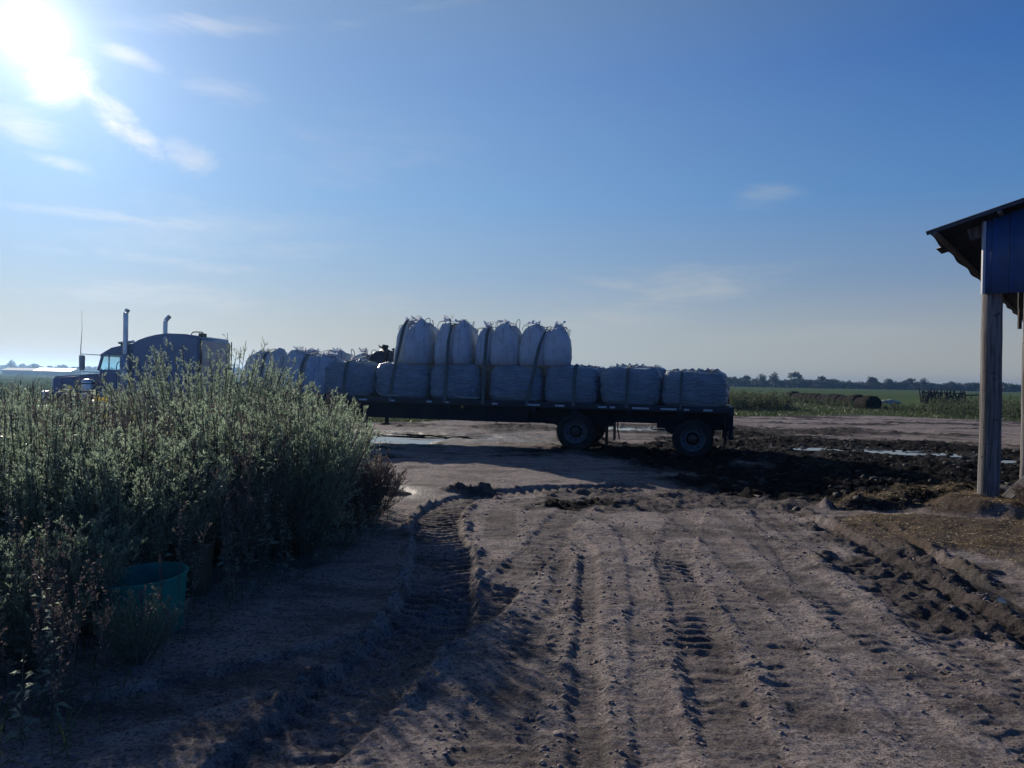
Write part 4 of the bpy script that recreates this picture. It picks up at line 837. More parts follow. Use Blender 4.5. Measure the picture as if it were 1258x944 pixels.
# ------------------------------------------------------------------ pole shed on the right
def corrugated(name, origin, u, v, lu, lv, mat_, parent, pitch=.076, amp=.009, thick=.0012, step=None, jag=None):
    """sheet spanning u (across the ribs) and v (along the ribs)"""
    origin, u, v = Vector(origin), Vector(u).normalized(), Vector(v).normalized(); nn = u.cross(v).normalized()
    nu = max(2, int(lu/pitch*6)); V = []
    for i in range(nu+1):
        a = lu*i/nu; w_ = amp*math.sin(2*math.pi*a/pitch)
        top = lv; lo = 0
        if jag: lo, top = jag(a)
        for b_ in (lo, top): V.append(origin+u*a+v*b_+nn*w_)
    F_ = [(2*i, 2*i+2, 2*i+3, 2*i+1) for i in range(nu)]
    o = npmesh(name, np.array([tuple(p) for p in V]), np.array(F_), mat_, True, parent)
    md = o.modifiers.new('thick', 'SOLIDIFY'); md.thickness = thick; return o
def make_shed():
    a = Vector((.611, .792, 0)); b_ = Vector((.792, -.611, 0)); slope = math.tan(R_(16.0)); bs = Vector((b_.x, b_.y, slope)).normalized()
    E0 = Vector((6.44, 11.9, 4.33)); P1 = Vector((7.40, 11.73, 0))
    t = empty('pole_shed', P1); tag(t, 'open pole shed with blue metal gable sheet and sloping tin roof', 'shed')
    inv = Matrix.Translation(-P1)
    tin = mat('roof_tin', (.055, .060, .075), .5, metal=.4, var2=(.03, .028, .03), vscale=2.5, bump=.002)
    blue = mat('blue_sheet', (.030, .095, .27), .55, var2=(.028, .060, .14), vscale=1.2, bump=.001)
    postm = bpy.data.materials.new('weathered_pole'); postm.use_nodes = True; N = NT(postm.node_tree); bb = N.n['Principled BSDF']
    co = N.new('ShaderNodeTexCoord').outputs['Object']; f = N.noise(N.mapping(co, scale=(14, 14, .7)), 1.6, 6, .7, dist=.5); c = N.mix(N.ramp(f, .35, .65), (.060, .052, .048, 1), (.20, .185, .175, 1))
    c = N.mix(N.m('MULTIPLY', N.ramp(N.noise(co, 9, 3), .62, .70), .7), c, (.02, .017, .015, 1))
    N.put(bb.inputs['Base Color'], c); bb.inputs['Roughness'].default_value = .9; bn = N.new('ShaderNodeBump'); bn.inputs['Distance'].default_value = .014; N.put(bn.inputs['Height'], f); N.l.new(bn.outputs[0], bb.inputs['Normal'])
    loc = lambda p: Vector(p)-P1
    L = 23.0; span = 5.2
    def jag(x):  # the eave end of each sheet; one torn sheet hangs lower
        return (-.10 if 1.55 < x < 2.15 else .02*math.sin(x*3.1)), span
    corrugated('roof', loc(E0), a, bs, L, span, tin, t, jag=jag)
    ridge = E0+bs*span; bd = Vector((b_.x, b_.y, -slope)).normalized()
    corrugated('roof', loc(ridge), a, bd, L, span+1.0, tin, t)
    # rake board and eave purlin, purlins and rafters below the sheets
    dn = Vector((0, 0, -1))
    mb = MB(); p = loc(E0)+dn*.02+a*.03; mb.beam(p, p+bs*span, .035, .06); mb.build('rake_trim', tin, t)
    mb = MB()
    for q in (.12, 1.0, 1.9, 2.8, 3.8, 4.8): p = loc(E0)+bs*q+dn*.055; mb.beam(p+a*.02, p+a*(L-.1), .04, .085)
    mb.build('purlins', postm, t)
    for k in range(6):
        mb = MB(); p = loc(E0)+dn*.19+a*(.45+k*4.6); mb.beam(p+bs*.55, p+bs*(span-.05), .06, .18); mb.build('rafter', postm, t)
    # gable sheet: bottom level, top follows the roof
    g0 = P1-b_*.10-a*.20; zb = 3.34
    top_at = lambda x: E0.z+slope*((g0+b_*x-E0).dot(b_))-.10
    V = []; lu = 5.5; nu = 720
    for i in range(nu+1):
        x = lu*i/nu; ph_ = (x % .23)/.23; w_ = .030*max(0, 1-abs(ph_-.5)/.14) + .004*max(0, 1-abs(((x+.1) % .10)/.10-.5)/.2)
        q = loc(g0+b_*x-a*w_); V += [(q.x, q.y, zb), (q.x, q.y, top_at(x))]
    gs = npmesh('gable_sheet', np.array(V), np.array([(2*i, 2*i+2, 2*i+3, 2*i+1) for i in range(nu)]), blue, False, t)
    md = gs.modifiers.new('thick', 'SOLIDIFY'); md.thickness = .0012
    mb = MB(); p = loc(g0-b_*.012-a*.01); mb.box(-.02, .02, -.02, .02, 0, top_at(0)-zb, Matrix.Translation((p.x, p.y, zb))); mb.build('corner_trim', mat('corner_trim', (.32, .34, .37), .5), t)
    mb = MB(); p = loc(g0); mb.beam((p.x, p.y, zb+.08)+a*.0 if False else Vector((p.x, p.y, zb+.08))+a*.06, Vector((p.x, p.y, zb+.08))+a*.06+b_*5.4, .04, .14); mb.build('girt', postm, t)
    # poles: thick round timbers, slightly crooked
    poles = [(P1, .145, 4.35), (Vector((10.62, 15.6, 0)), .12, 4.35), (P1+a*9.4, .13, 4.35), (P1+a*14, .13, 4.35), (P1+a*18.6, .13, 4.35), (P1+b_*5.0, .14, 5.4)]
    for k, (p, r, h) in enumerate(poles):
        q = loc(p); mb = MB(); rg = random.Random(k); pts = []; rs = []
        for i in range(15):
            z = -.3+(h+.3)*i/14; pts.append((q.x+.012*math.sin(z*1.7+k), q.y+.012*math.cos(z*1.3+k), z)); rs.append(r*(1.05-.10*i/14)*(1+.02*math.sin(i*2.3)))
        mb.tube(pts, rs, 20); mb.build('post', postm, t, smooth=True)
    # plate beam along the eave posts and knee brace
    p = loc(P1)+Vector((0, 0, 4.30)); mb = MB(); mb.beam(p-a*.1+b_*.17, p+a*19+b_*.17, .05, .22); mb.build('plate_beam', postm, t)
    mb = MB(); q = P1+a*4.9; mb.beam(loc(q)+Vector((0, 0, 4.2)), loc(q)+b_*.9+Vector((0, 0, 3.4)), .05, .10); mb.build('knee_brace', postm, t)
    mb = MB(); q = loc(P1+a*3.7+b_*.10)
    mb.box(-.03, .03, -.02, .02, 0, .9, Matrix.Translation(q+Vector((0, 0, 3.05)))); mb.box(-.05, .05, -.03, .0, 0, .55, Matrix.Translation(q+Vector((0, 0, 3.45)))); mb.build('hanging_board', M['woodplank'], t)
    # leaning board
    lb = MB(); lb.box(-.09, .09, -.02, .02, 0, 1.9); o = lb.build('leaning_board', postm, None, bevel=.004)
    zz = GZ(7.72, 11.9); d = Vector((.55, -.15, .62)).normalized(); o.location = (7.62, 11.75, zz-.08); o.rotation_euler = d.to_track_quat('Z', 'Y').to_euler(); o.rotation_euler.rotate_axis('Z', .5)
    tag(o, 'weathered grey board leaning beside the thick shed post', 'board')
make_shed()

# ------------------------------------------------------------------ vegetation
rngN = np.random.default_rng(7)
def unit(v): return v/np.maximum(np.linalg.norm(v, axis=-1, keepdims=True), 1e-9)
def blades(P, Dv, L, Wd, rng, bend=.0):
    """one lens-shaped leaf per row"""
    n = len(P); side = unit(np.cross(Dv, unit(rng.normal(size=(n, 3))))); L = np.asarray(L).reshape(-1, 1); Wd = np.asarray(Wd).reshape(-1, 1)
    mid = P+Dv*L*.45; tip = P+Dv*L+np.array([[0, 0, -1.]])*L*bend
    V = np.stack([P, mid-side*Wd*.5, tip, mid+side*Wd*.5], 1).reshape(-1, 3); F_ = np.arange(4*n).reshape(-1, 4); return V, F_
def rods(A, B, ra, rb):
    """three-sided tapering rods from A to B"""
    n = len(A); d = unit(B-A); x = unit(np.cross(d, np.tile([[.3, .8, .52]], (n, 1)))); y = np.cross(d, x)
    ra = np.broadcast_to(np.asarray(ra).reshape(-1, 1), (n, 1)); rb = np.broadcast_to(np.asarray(rb).reshape(-1, 1), (n, 1)); vs = []
    for r, C in ((ra, A), (rb, B)):
        for k in range(3): t = 2.094*k; vs.append(C+(x*math.cos(t)+y*math.sin(t))*r)
    V = np.stack(vs, 1).reshape(-1, 3); o = np.arange(n)[:, None]*6; F_ = np.concatenate([o+np.array([[0, 1, 4, 3]]), o+np.array([[1, 2, 5, 4]]), o+np.array([[2, 0, 3, 5]])], 0); return V, F_
def cat(parts):
    V = []; F_ = []; o = 0
    for v, f in parts: V.append(v); F_.append(f+o); o += len(v)
    return np.vstack(V), np.vstack(F_)
def curve_pts(base, dirv_, L, up, k):
    """stem curving up; returns (n,k,3)"""
    t = np.linspace(0, 1, k)[None, :, None]; L = L.reshape(-1, 1, 1); d = dirv_[:, None, :]; u = np.array([[[0, 0, 1.]]])
    return base[:, None, :]+d*L*t+(u-d)*L*up*t*t
def feathery(center, rad, h, ns, seed, tw=24, lf=17, leafL=.032, leafW=.0072, spread=.92, mats=('kochia', 'stem'), name='weed_shrub', label='', group=None, twl=.32, lift=.14):
    rng = np.random.default_rng(seed); z0 = 0.0
    ang = rng.uniform(0, 6.283, ns); ln = np.sqrt(rng.uniform(0, 1, ns)); tilt = ln*spread*math.atan2(rad, h*.6)
    d = np.stack([np.sin(tilt)*np.cos(ang), np.sin(tilt)*np.sin(ang), np.cos(tilt)], 1)
    base = np.stack([np.cos(ang)*ln*rad*.30, np.sin(ang)*ln*rad*.30, np.full(ns, z0)], 1)
    L = h*(1.02-.22*ln**2)*rng.uniform(.82, 1.04, ns)/np.maximum(np.cos(tilt*.7), .6)
    K = 9; C = curve_pts(base, d, L, lift, K)
    C += rng.normal(size=C.shape)*.008
    stems = rods(C[:, :-1].reshape(-1, 3), C[:, 1:].reshape(-1, 3), .005, .004)
    # twigs
    nt = ns*tw; si = np.repeat(np.arange(ns), tw); tt = rng.uniform(.10, 1.0, nt)**.85; f = tt*(K-1); i0 = np.minimum(f.astype(int), K-2); fr = (f-i0)[:, None]
    A = C[si, i0]*(1-fr)+C[si, i0+1]*fr; sd = unit(C[si, i0+1]-C[si, i0]); out = unit(np.cross(sd, rng.normal(size=(nt, 3))))
    td = unit(sd*.85+out*rng.uniform(.4, 1.0, (nt, 1))+np.array([[0, 0, .25]])); tL = (twl*(1.05-tt)+.07)*rng.uniform(.6, 1.2, nt)
    B = A+td*tL[:, None]; tg = rods(A, B, .0022, .001)
    # leaves
    nl = nt*lf; ti = np.repeat(np.arange(nt), lf); q = rng.uniform(.05, 1.0, nl)[:, None]; P = A[ti]*(1-q)+B[ti]*q
    o = unit(rng.normal(size=(nl, 3))); ld = unit(td[ti]*.9+o*.8+np.array([[0, 0, .2]])); lv = blades(P, ld, leafL*rng.uniform(.5, 1.3, nl), leafW*rng.uniform(.7, 1.3, nl), rng)
    root = empty(name, center); tag(root, label, 'shrub', group)
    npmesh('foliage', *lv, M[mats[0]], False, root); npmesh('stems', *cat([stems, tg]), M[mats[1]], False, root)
    return root
def gz(x, y): return ground_z(np.asarray(x, float), np.asarray(y, float))[0]
SH = [  # x, y, radius, height, stems, label, kwargs
    (-4.15, 10.5, 1.15, 2.36, 180, 'tallest pale green feathery bush, rounded, in front of the truck sleeper', {}),
    (-2.55, 9.35, .78, 1.72, 115, 'feathery green bush with pointed plumes at the right edge of the thicket', dict(twl=.24)),
    (-3.35, 11.2, .85, 1.88, 100, 'feathery bush between the tall rounded one and the right-edge plumes', {}),
    (-4.95, 8.3, .55, 1.22, 60, 'small rounded light green bush in the middle of the left weeds', {}),
    (-7.1, 11.3, 1.15, 1.62, 100, 'broad dull green bush at the left edge of the picture', {}),
    (-5.6, 12.2, .8, 1.60, 60, 'green bush just below the truck door among the weeds', {}),
    (-1.85, 9.7, .42, .85, 60, 'low reddish green bush at the foot of the thicket beside the dirt track', dict(mats=('weedbrown', 'stem'))),
    (-3.25, 8.4, .50, 1.5, 60, 'tall reddish brown seed weed in front of the green bushes', dict(mats=('weedbrown', 'stem'), spread=.5, twl=.16)),
    (-2.75, 8.6, .45, 1.35, 50, 'reddish brown seed weed right of the taller brown one', dict(mats=('weedbrown', 'stem'), spread=.5, twl=.16)),
    (-2.28, 7.95, .66, 1.64, 150, 'dark green shaded bush on the near right side of the thicket', dict()),
    (-8.6, 10.3, 1.0, 1.5, 70, 'bush standing just outside the left edge of the weeds', {}),
    (-6.2, 9.4, .7, 1.40, 70, 'grey green bush among the dewy weeds left of the middle', {}),
]
for i, (x, y, r, h, ns, lab, kw) in enumerate(SH):
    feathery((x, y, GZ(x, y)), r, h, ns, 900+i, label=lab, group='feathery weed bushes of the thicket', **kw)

# more of the same grey green bushes fill the thicket: copies of three grown ones
def copy_tree(o, parent=None):
    c = o.copy(); COL.objects.link(c); c.parent = parent
    for ch in o.children: copy_tree(ch, c)
    return c
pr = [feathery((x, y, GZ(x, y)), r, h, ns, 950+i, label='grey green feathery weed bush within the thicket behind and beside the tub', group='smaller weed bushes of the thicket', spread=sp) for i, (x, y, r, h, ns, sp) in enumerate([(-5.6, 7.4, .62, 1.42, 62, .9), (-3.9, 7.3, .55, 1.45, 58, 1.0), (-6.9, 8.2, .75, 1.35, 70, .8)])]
rg_ = random.Random(77)
for (x, y, s) in [(-4.7, 6.4, .95), (-3.3, 7.0, .92), (-7.9, 9.2, 1.1), (-5.0, 9.4, 1.05), (-6.5, 10.2, 1.1), (-7.9, 11.6, 1.1), (-9.3, 12.4, 1.1), (-6.4, 6.6, .95), (-5.1, 5.2, .9), (-3.9, 9.3, 1.08), (-4.6, 11.9, 1.1), (-2.85, 7.5, 1.12), (-3.2, 6.35, .95), (-4.3, 7.0, 1.08), (-5.6, 6.2, 1.0), (-4.7, 4.9, .95), (-3.45, 5.0, .62), (-4.1, 4.3, .8), (-3.2, 8.2, 1.1), (-3.9, 6.3, .9), (-5.4, 8.5, 1.0), (-2.95, 10.2, 1.1), (-6.8, 12.6, 1.15), (-8.4, 8.0, 1.0), (-2.95, 4.75, .42), (-2.42, 4.95, .34), (-3.1, 5.35, .6)]:
    c = copy_tree(rg_.choice(pr)); c.location = (x, y, GZ(x, y)); c.rotation_euler = (0, 0, rg_.uniform(0, 6.28)); c.scale = (s*rg_.uniform(.85, 1.2), s*rg_.uniform(.85, 1.2), s*rg_.uniform(.92, 1.05))
POLY = np.array([(-1.75, 10.6), (-1.62, 9.6), (-1.60, 8.6), (-1.78, 7.8), (-2.0, 6.9), (-2.1, 6.3), (-2.25, 5.75), (-2.35, 5.1), (-2.3, 4.5), (-2.15, 3.6), (-7.5, 3.0), (-15, 8.5), (-15, 17), (-7, 15), (-4, 13.2), (-2.4, 12.2)])
def inpoly(x, y, Pg):
    ins = np.zeros(len(x), bool); j = len(Pg)-1
    for i in range(len(Pg)):
        c = ((Pg[i, 1] > y) != (Pg[j, 1] > y)) & (x < (Pg[j, 0]-Pg[i, 0])*(y-Pg[i, 1])/(Pg[j, 1]-Pg[i, 1])+Pg[i, 0]); ins ^= c; j = i
    return ins
def scatter(n, Pg, rng, x0=None):
    lo, hi = Pg.min(0), Pg.max(0); out = np.zeros((0, 2))
    while len(out) < n:
        q = rng.uniform(lo, hi, (n*2, 2)); out = np.vstack([out, q[inpoly(q[:, 0], q[:, 1], Pg)]])
    return out[:n]
TUB = np.array([-2.68, 5.60]); BKT = np.array([-2.72, 6.5])
def keep_clear(q, h):
    """nothing grows inside the tub or the bucket"""
    k = np.ones(len(q), bool)
    for c, r in ((TUB, .40), (BKT, .24)): k &= np.hypot(q[:, 0]-c[0], q[:, 1]-c[1]) > r
    # stalks just in front of the tub are sparse
    fr = (np.abs(q[:, 0]/q[:, 1]*5.5-TUB[0]) < .50) & (q[:, 1] < TUB[1]) & (q[:, 1] > 3.0)
    k &= ~(fr & (rngN.uniform(size=len(q)) < .90))
    return k
def weed_height(q):
    x, y = q[:, 0], q[:, 1]; edge = sstep(-1.6, -2.5, x)
    h = 1.0+.50*sstep(4.8, 7.0, y); h = h*(.55+.45*edge)*(1+.18*fbm(x*1.3, y*1.3, 3, 90))
    # the low right-hand flank near the track, and the short stuff near the camera
    h *= .70+.30*sstep(4.2, 6.2, y+.4*fbm(x, y, 2, 91)); return h
def stalks(n, seed, Pg, kind):
    rng = np.random.default_rng(seed); q = scatter(n, Pg, rng); vis = (q[:, 0] > -.75*q[:, 1]-1.2); q = q[vis]
    h = weed_height(q)*rng.uniform(.55, 1.15, len(q)); k = keep_clear(q, h); q, h = q[k], h[k]; n = len(q); z = gz(q[:, 0], q[:, 1])
    base = np.stack([q[:, 0], q[:, 1], z-.02], 1); ang = rng.uniform(0, 6.283, n); tl = rng.uniform(0, .22, n); d = np.stack([np.sin(tl)*np.cos(ang), np.sin(tl)*np.sin(ang), np.cos(tl)], 1)
    K = 6; C = curve_pts(base, d, h, -.15, K); st = rods(C[:, :-1].reshape(-1, 3), C[:, 1:].reshape(-1, 3), .0035, .003)
    def along(m, lo, hi, p=1.0):
        si = np.repeat(np.arange(n), m); tt = lo+(hi-lo)*rng.uniform(0, 1, n*m)**p; f = tt*(K-1); i0 = np.minimum(f.astype(int), K-2); fr = (f-i0)[:, None]
        return si, tt, C[si, i0]*(1-fr)+C[si, i0+1]*fr
    if kind == 'brown':
        si, tt, A = along(10, .35, 1.0); o = unit(rng.normal(size=(len(A), 3))); td = unit(np.array([[0, 0, 1.]])*1.2+o*.6); tL = .14*rng.uniform(.5, 1.2, len(A)); B = A+td*tL[:, None]; tg = rods(A, B, .0015, .001)
        ti = np.repeat(np.arange(len(A)), 9); u = rng.uniform(.1, 1, len(ti))[:, None]; P = A[ti]*(1-u)+B[ti]*u; dd = unit(td[ti]+unit(rng.normal(size=(len(ti), 3)))*.9)
        lv = blades(P, dd, .018*rng.uniform(.6, 1.5, len(ti)), .010*rng.uniform(.6, 1.4, len(ti)), rng); return lv, cat([st, tg])
    si, tt, A = along(34, .08, 1.0); o = unit(rng.normal(size=(len(A), 3))*np.array([[1, 1, .35]])); td = unit(o+np.array([[0, 0, .45]]))
    sz = (1.15-.75*tt)*rng.uniform(.6, 1.3, len(A)); lv = blades(A+o*.01, td, .080*sz, .024*sz, rng, bend=.35)
    return lv, st
lvb, stb = stalks(1700, 51, POLY, 'brown'); lvg, stg = stalks(2600, 52, POLY, 'green')
BR = np.array([(-1.9, 9.4), (-1.9, 7.8), (-2.3, 6.4), (-3.1, 6.6), (-4.6, 7.2), (-5.2, 8.6), (-4.0, 9.4), (-2.8, 9.6)])
FT = np.array([(-2.3, 5.45), (-2.1, 4.9), (-2.2, 4.3), (-2.6, 4.2), (-3.1, 4.9), (-3.2, 5.3)])
lvf, stf = stalks(130, 54, FT, 'brown')
lvb2, stb2 = stalks(520, 53, BR, 'brown')
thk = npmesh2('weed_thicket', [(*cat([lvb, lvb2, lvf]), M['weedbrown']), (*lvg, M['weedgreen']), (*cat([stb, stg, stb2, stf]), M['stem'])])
tag(thk, 'dense tangle of green and brown roadside weeds filling the left foreground', 'weeds', kind='stuff')
# grass and litter at the foot of the weeds
def grass_mesh(Pg, n, hmin, hmax, seed, wd=.006, per=1, bend=.3, gz_=True, zf=None):
    rng = np.random.default_rng(seed); q = scatter(n, Pg, rng); q = q[q[:, 0] > -.8*q[:, 1]-1.5]; n = len(q)
    z = gz(q[:, 0], q[:, 1]) if gz_ else np.zeros(n); P = np.stack([q[:, 0], q[:, 1], z-.01], 1)
    d = unit(rng.normal(size=(n, 3))*.45+np.array([[0, 0, 1.]])); return blades(P, d, rng.uniform(hmin, hmax, n), wd*rng.uniform(.6, 1.4, n), rng, bend)
FR = POLY.copy(); FR[:10, 0] += .10
g1 = grass_mesh(FR, 26000, .08, .42, 61, .008)
k1 = np.hypot(g1[0][:, 0]-TUB[0], g1[0][:, 1]-TUB[1]).reshape(-1, 4).min(1) > .37
k1 &= np.hypot(g1[0][:, 0]-BKT[0], g1[0][:, 1]-BKT[1]).reshape(-1, 4).min(1) > .2
o = npmesh('thicket_grass', g1[0], g1[1][k1], M['grassblade']); tag(o, 'grass growing between the weed stalks on the left', 'grass', kind='stuff')

# sunflower weeds in front of the truck hood
for i, (x, y, h, lab) in enumerate([(-6.1, 10.9, 1.72, 'wild sunflower weed with small yellow heads below the truck hood'), (-5.55, 10.5, 1.62, 'wild sunflower weed with a yellow bloom under the chrome air cleaner'), (-7.35, 9.6, 1.35, 'short yellow flowering weed at the left edge of the picture')]):
    rng = np.random.default_rng(700+i); n = 9; z = GZ(x, y); root = empty('sunflower_weed', (x, y, z)); tag(root, lab, 'weed', 'wild sunflowers below the truck')
    ang = rng.uniform(0, 6.283, n); tl = rng.uniform(.05, .38, n); d = np.stack([np.sin(tl)*np.cos(ang), np.sin(tl)*np.sin(ang), np.cos(tl)], 1); C = curve_pts(np.zeros((n, 3)), d, h*rng.uniform(.8, 1.02, n), .1, 6)
    st = rods(C[:, :-1].reshape(-1, 3), C[:, 1:].reshape(-1, 3), .006, .005)
    si = np.repeat(np.arange(n), 46); f = rng.uniform(.4, 5, len(si)); i0 = np.minimum(f.astype(int), 4); fr = (f-i0)[:, None]; A = C[si, i0]*(1-fr)+C[si, i0+1]*fr
    dd = unit(rng.normal(size=(len(A), 3))*np.array([[1, 1, .3]])+np.array([[0, 0, .2]])); lv = blades(A, dd, rng.uniform(.08, .17, len(A)), rng.uniform(.04, .08, len(A)), rng, .3)
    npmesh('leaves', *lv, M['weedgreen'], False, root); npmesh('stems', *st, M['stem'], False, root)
    for k in range(4):
        c = C[k, -1]; mb = MB(); q = []
        fd = Vector((rng.uniform(-.6, .6), -.8, rng.uniform(.1, .8))).normalized(); Mx = Matrix.Translation(Vector(c)) @ fd.to_track_quat('Z', 'Y').to_matrix().to_4x4()
        for j in range(12):
            t0 = j/12*6.283; mb.bm.faces.new([mb.bm.verts.new(Mx @ Vector(p)) for p in ((.012*math.cos(t0-.2), .012*math.sin(t0-.2), 0), (.035*math.cos(t0-.2), .035*math.sin(t0-.2), .004), (.052*math.cos(t0), .052*math.sin(t0), .0), (.035*math.cos(t0+.2), .035*math.sin(t0+.2), .004), (.012*math.cos(t0+.2), .012*math.sin(t0+.2), 0))])
        fl = mb.build('flower_head', M['petal'], root)

# ------------------------------------------------------------------ tub and bucket lost in the weeds
def vessel(name, label, c, r0, r1, h, mt, rim=.012, cat_='tub'):
    mb = MB(); mb.lathe([(.0001, .0), (r0*.96, .0), (r0, .02), (r1, h), (r1+rim, h+.002), (r1+rim, h+.016), (r1-.004, h+.016), (r0-.006, .03), (.0001, .02)], (0, 0, 0), 'z', 56)
    o = mb.build(name, mt, None, smooth=True); o.location = c; tag(o, label, cat_); return o
teal = mat('teal_plastic', (.015, .40, .31), .5, var2=(.01, .26, .22), vscale=5, translucent=.55)
zt = GZ(*TUB)
tub = vessel('plastic_tub', 'round translucent teal plastic tub standing in the weeds', (TUB[0], TUB[1], zt-.03), .26, .31, .42, teal)
tub.rotation_euler = (R_(2), R_(-3), 0)
bk = vessel('old_bucket', 'rusty brown bucket half hidden behind the teal tub', (BKT[0], BKT[1], GZ(*BKT)-.03), .15, .18, .46, mat('rusty_bucket', (.10, .065, .03), .7, var=.5, vscale=8), .008, 'bucket')
mb = MB(); mb.tube(catmull3([(-.18, 0, .45), (-.15, -.10, .46), (0, -.17, .46), (.15, -.10, .46), (.18, 0, .45)]), .005, 6); mb.build('bail_handle', M['chrome_dull'], bk)

# ------------------------------------------------------------------ clods, straw
def ico_clods(C, S, seed):
    rng = np.random.default_rng(seed); bm = bmesh.new(); bmesh.ops.create_icosphere(bm, subdivisions=1, radius=1); bv = np.array([v.co[:] for v in bm.verts]); bf = np.array([[v.index for v in f.verts] for f in bm.faces]); bm.free()
    n = len(C); V = bv[None]*(1+.35*rng.normal(size=(n, len(bv), 1))).clip(.5, 1.6); V = V*S[:, None, None]*np.stack([rng.uniform(.7, 1.3, n), rng.uniform(.7, 1.3, n), rng.uniform(.45, .8, n)], 1)[:, None, :]
    a = rng.uniform(0, 6.283, n); c, s = np.cos(a)[:, None], np.sin(a)[:, None]; X = V[..., 0]*c-V[..., 1]*s; Y = V[..., 0]*s+V[..., 1]*c; V = np.stack([X, Y, V[..., 2]], -1)+C[:, None, :]
    F_ = bf[None]+np.arange(n)[:, None, None]*len(bv); return V.reshape(-1, 3), F_.reshape(-1, 3)
rng = np.random.default_rng(33)
def clod_field(name, label, n, fn, smin, smax, seed, mt):
    rng = np.random.default_rng(seed); q = fn(rng, n); z = gz(q[:, 0], q[:, 1]); s = smin+(smax-smin)*rng.uniform(0, 1, len(q))**3
    C = np.stack([q[:, 0], q[:, 1], z-s*.05], 1); o = npmesh(name, *ico_clods(C, s, seed), mt); tag(o, label, 'clods', kind='stuff')
def in_mud(rng, n):
    q = np.stack([rng.uniform(2.5, 15, n*4), rng.uniform(10, 26, n*4)], 1); m = masks(q[:, 0], q[:, 1])[0]; return q[rng.uniform(size=len(q)) < m*.9][:n]
def on_edges(rng, n):
    out = []
    for i, (P, hw, *_r) in enumerate(TRACKS[:17]):
        C = catmull(P); k = rng.integers(0, len(C)-1, n//10); t = rng.uniform(0, 1, (len(k), 1)); d = C[k+1]-C[k]; nn = np.stack([d[:, 1], -d[:, 0]], 1); nn = nn/np.linalg.norm(nn, axis=1, keepdims=True)
        out.append(C[k]+d*t+nn*((hw+.06+.06*rng.normal(size=(len(k), 1)))*rng.choice([-1, 1], (len(k), 1))))
    q = np.vstack(out); return q[q[:, 1] > 2.6]
def anywhere(rng, n):
    u = rng.uniform(-.75, .75, n); y = 3.2*(16/3.2)**rng.uniform(0, 1, n); q = np.stack([u*y, y], 1); return q[(~inpoly(q[:, 0], q[:, 1], POLY)) & (fbm(q[:, 0]*.9, q[:, 1]*.9, 3, 77) > -.1)]
dirtclod = mat('dirt_clod', (.19, .15, .14), .9, var2=(.10, .08, .072), vscale=6, bump=.004, bscale=90)
clod_field('mud_clods', 'dark wet clods churned up across the mud', 1500, in_mud, .015, .085, 1, M['clod'])
clod_field('rut_clods', 'small clods pushed up along the tyre ruts', 3600, on_edges, .004, .022, 2, dirtclod)
clod_field('loose_clods', 'small loose clods scattered over the dirt', 5000, anywhere, .002, .011, 3, dirtclod)
def straw_mesh(name, label, n, seed, pts, L=.10):
    rng = np.random.default_rng(seed); q = pts(rng, n); z = gz(q[:, 0], q[:, 1]); P = np.stack([q[:, 0], q[:, 1], z+.006], 1)
    d = unit(rng.normal(size=(len(q), 3))*np.array([[1, 1, .22]])); o = npmesh(name, *blades(P, d, L*rng.uniform(.3, 1.3, len(q)), .005*rng.uniform(.6, 1.6, len(q)), rng, .1), M['straw']); tag(o, label, 'straw', kind='stuff')
def s1(rng, n):
    q = np.stack([rng.uniform(4, 10, n*4), rng.uniform(5.5, 13.5, n*4)], 1); m = masks(q[:, 0], q[:, 1])[1]; m = m*(.25+.75*sstep(-.2, .4, fbm(q[:, 0]*1.5, q[:, 1]*1.5, 3, 97))); return q[rng.uniform(size=len(q)) < m][:n]
straw_mesh('spilled_straw', 'yellow straw spilled around the shed post', 26000, 71, s1, .075)
straw_mesh('loose_straw', 'single straws blown over the dirt yard', 160, 72, anywhere, .07)
def mound(rng, n):
    q = np.vstack([np.stack([7.25+.6*rng.normal(size=n), 12.7+.25*rng.normal(size=n)], 1), np.stack([5.75+.35*rng.normal(size=n//2), 12.1+.16*rng.normal(size=n//2)], 1)]); return q
straw_mesh('dirty_hay', 'grey dirty hay lying on the mud ridge left of the post', 5200, 73, mound, .10)
# brown dead weed at the right border
feathery((7.75, 10.75, GZ(7.75, 10.75)), .45, .55, 80, 990, mats=('weedbrown', 'stem'), label='low reddish brown dead weed at the right edge beside the straw', twl=.14, tw=18, spread=1.1)

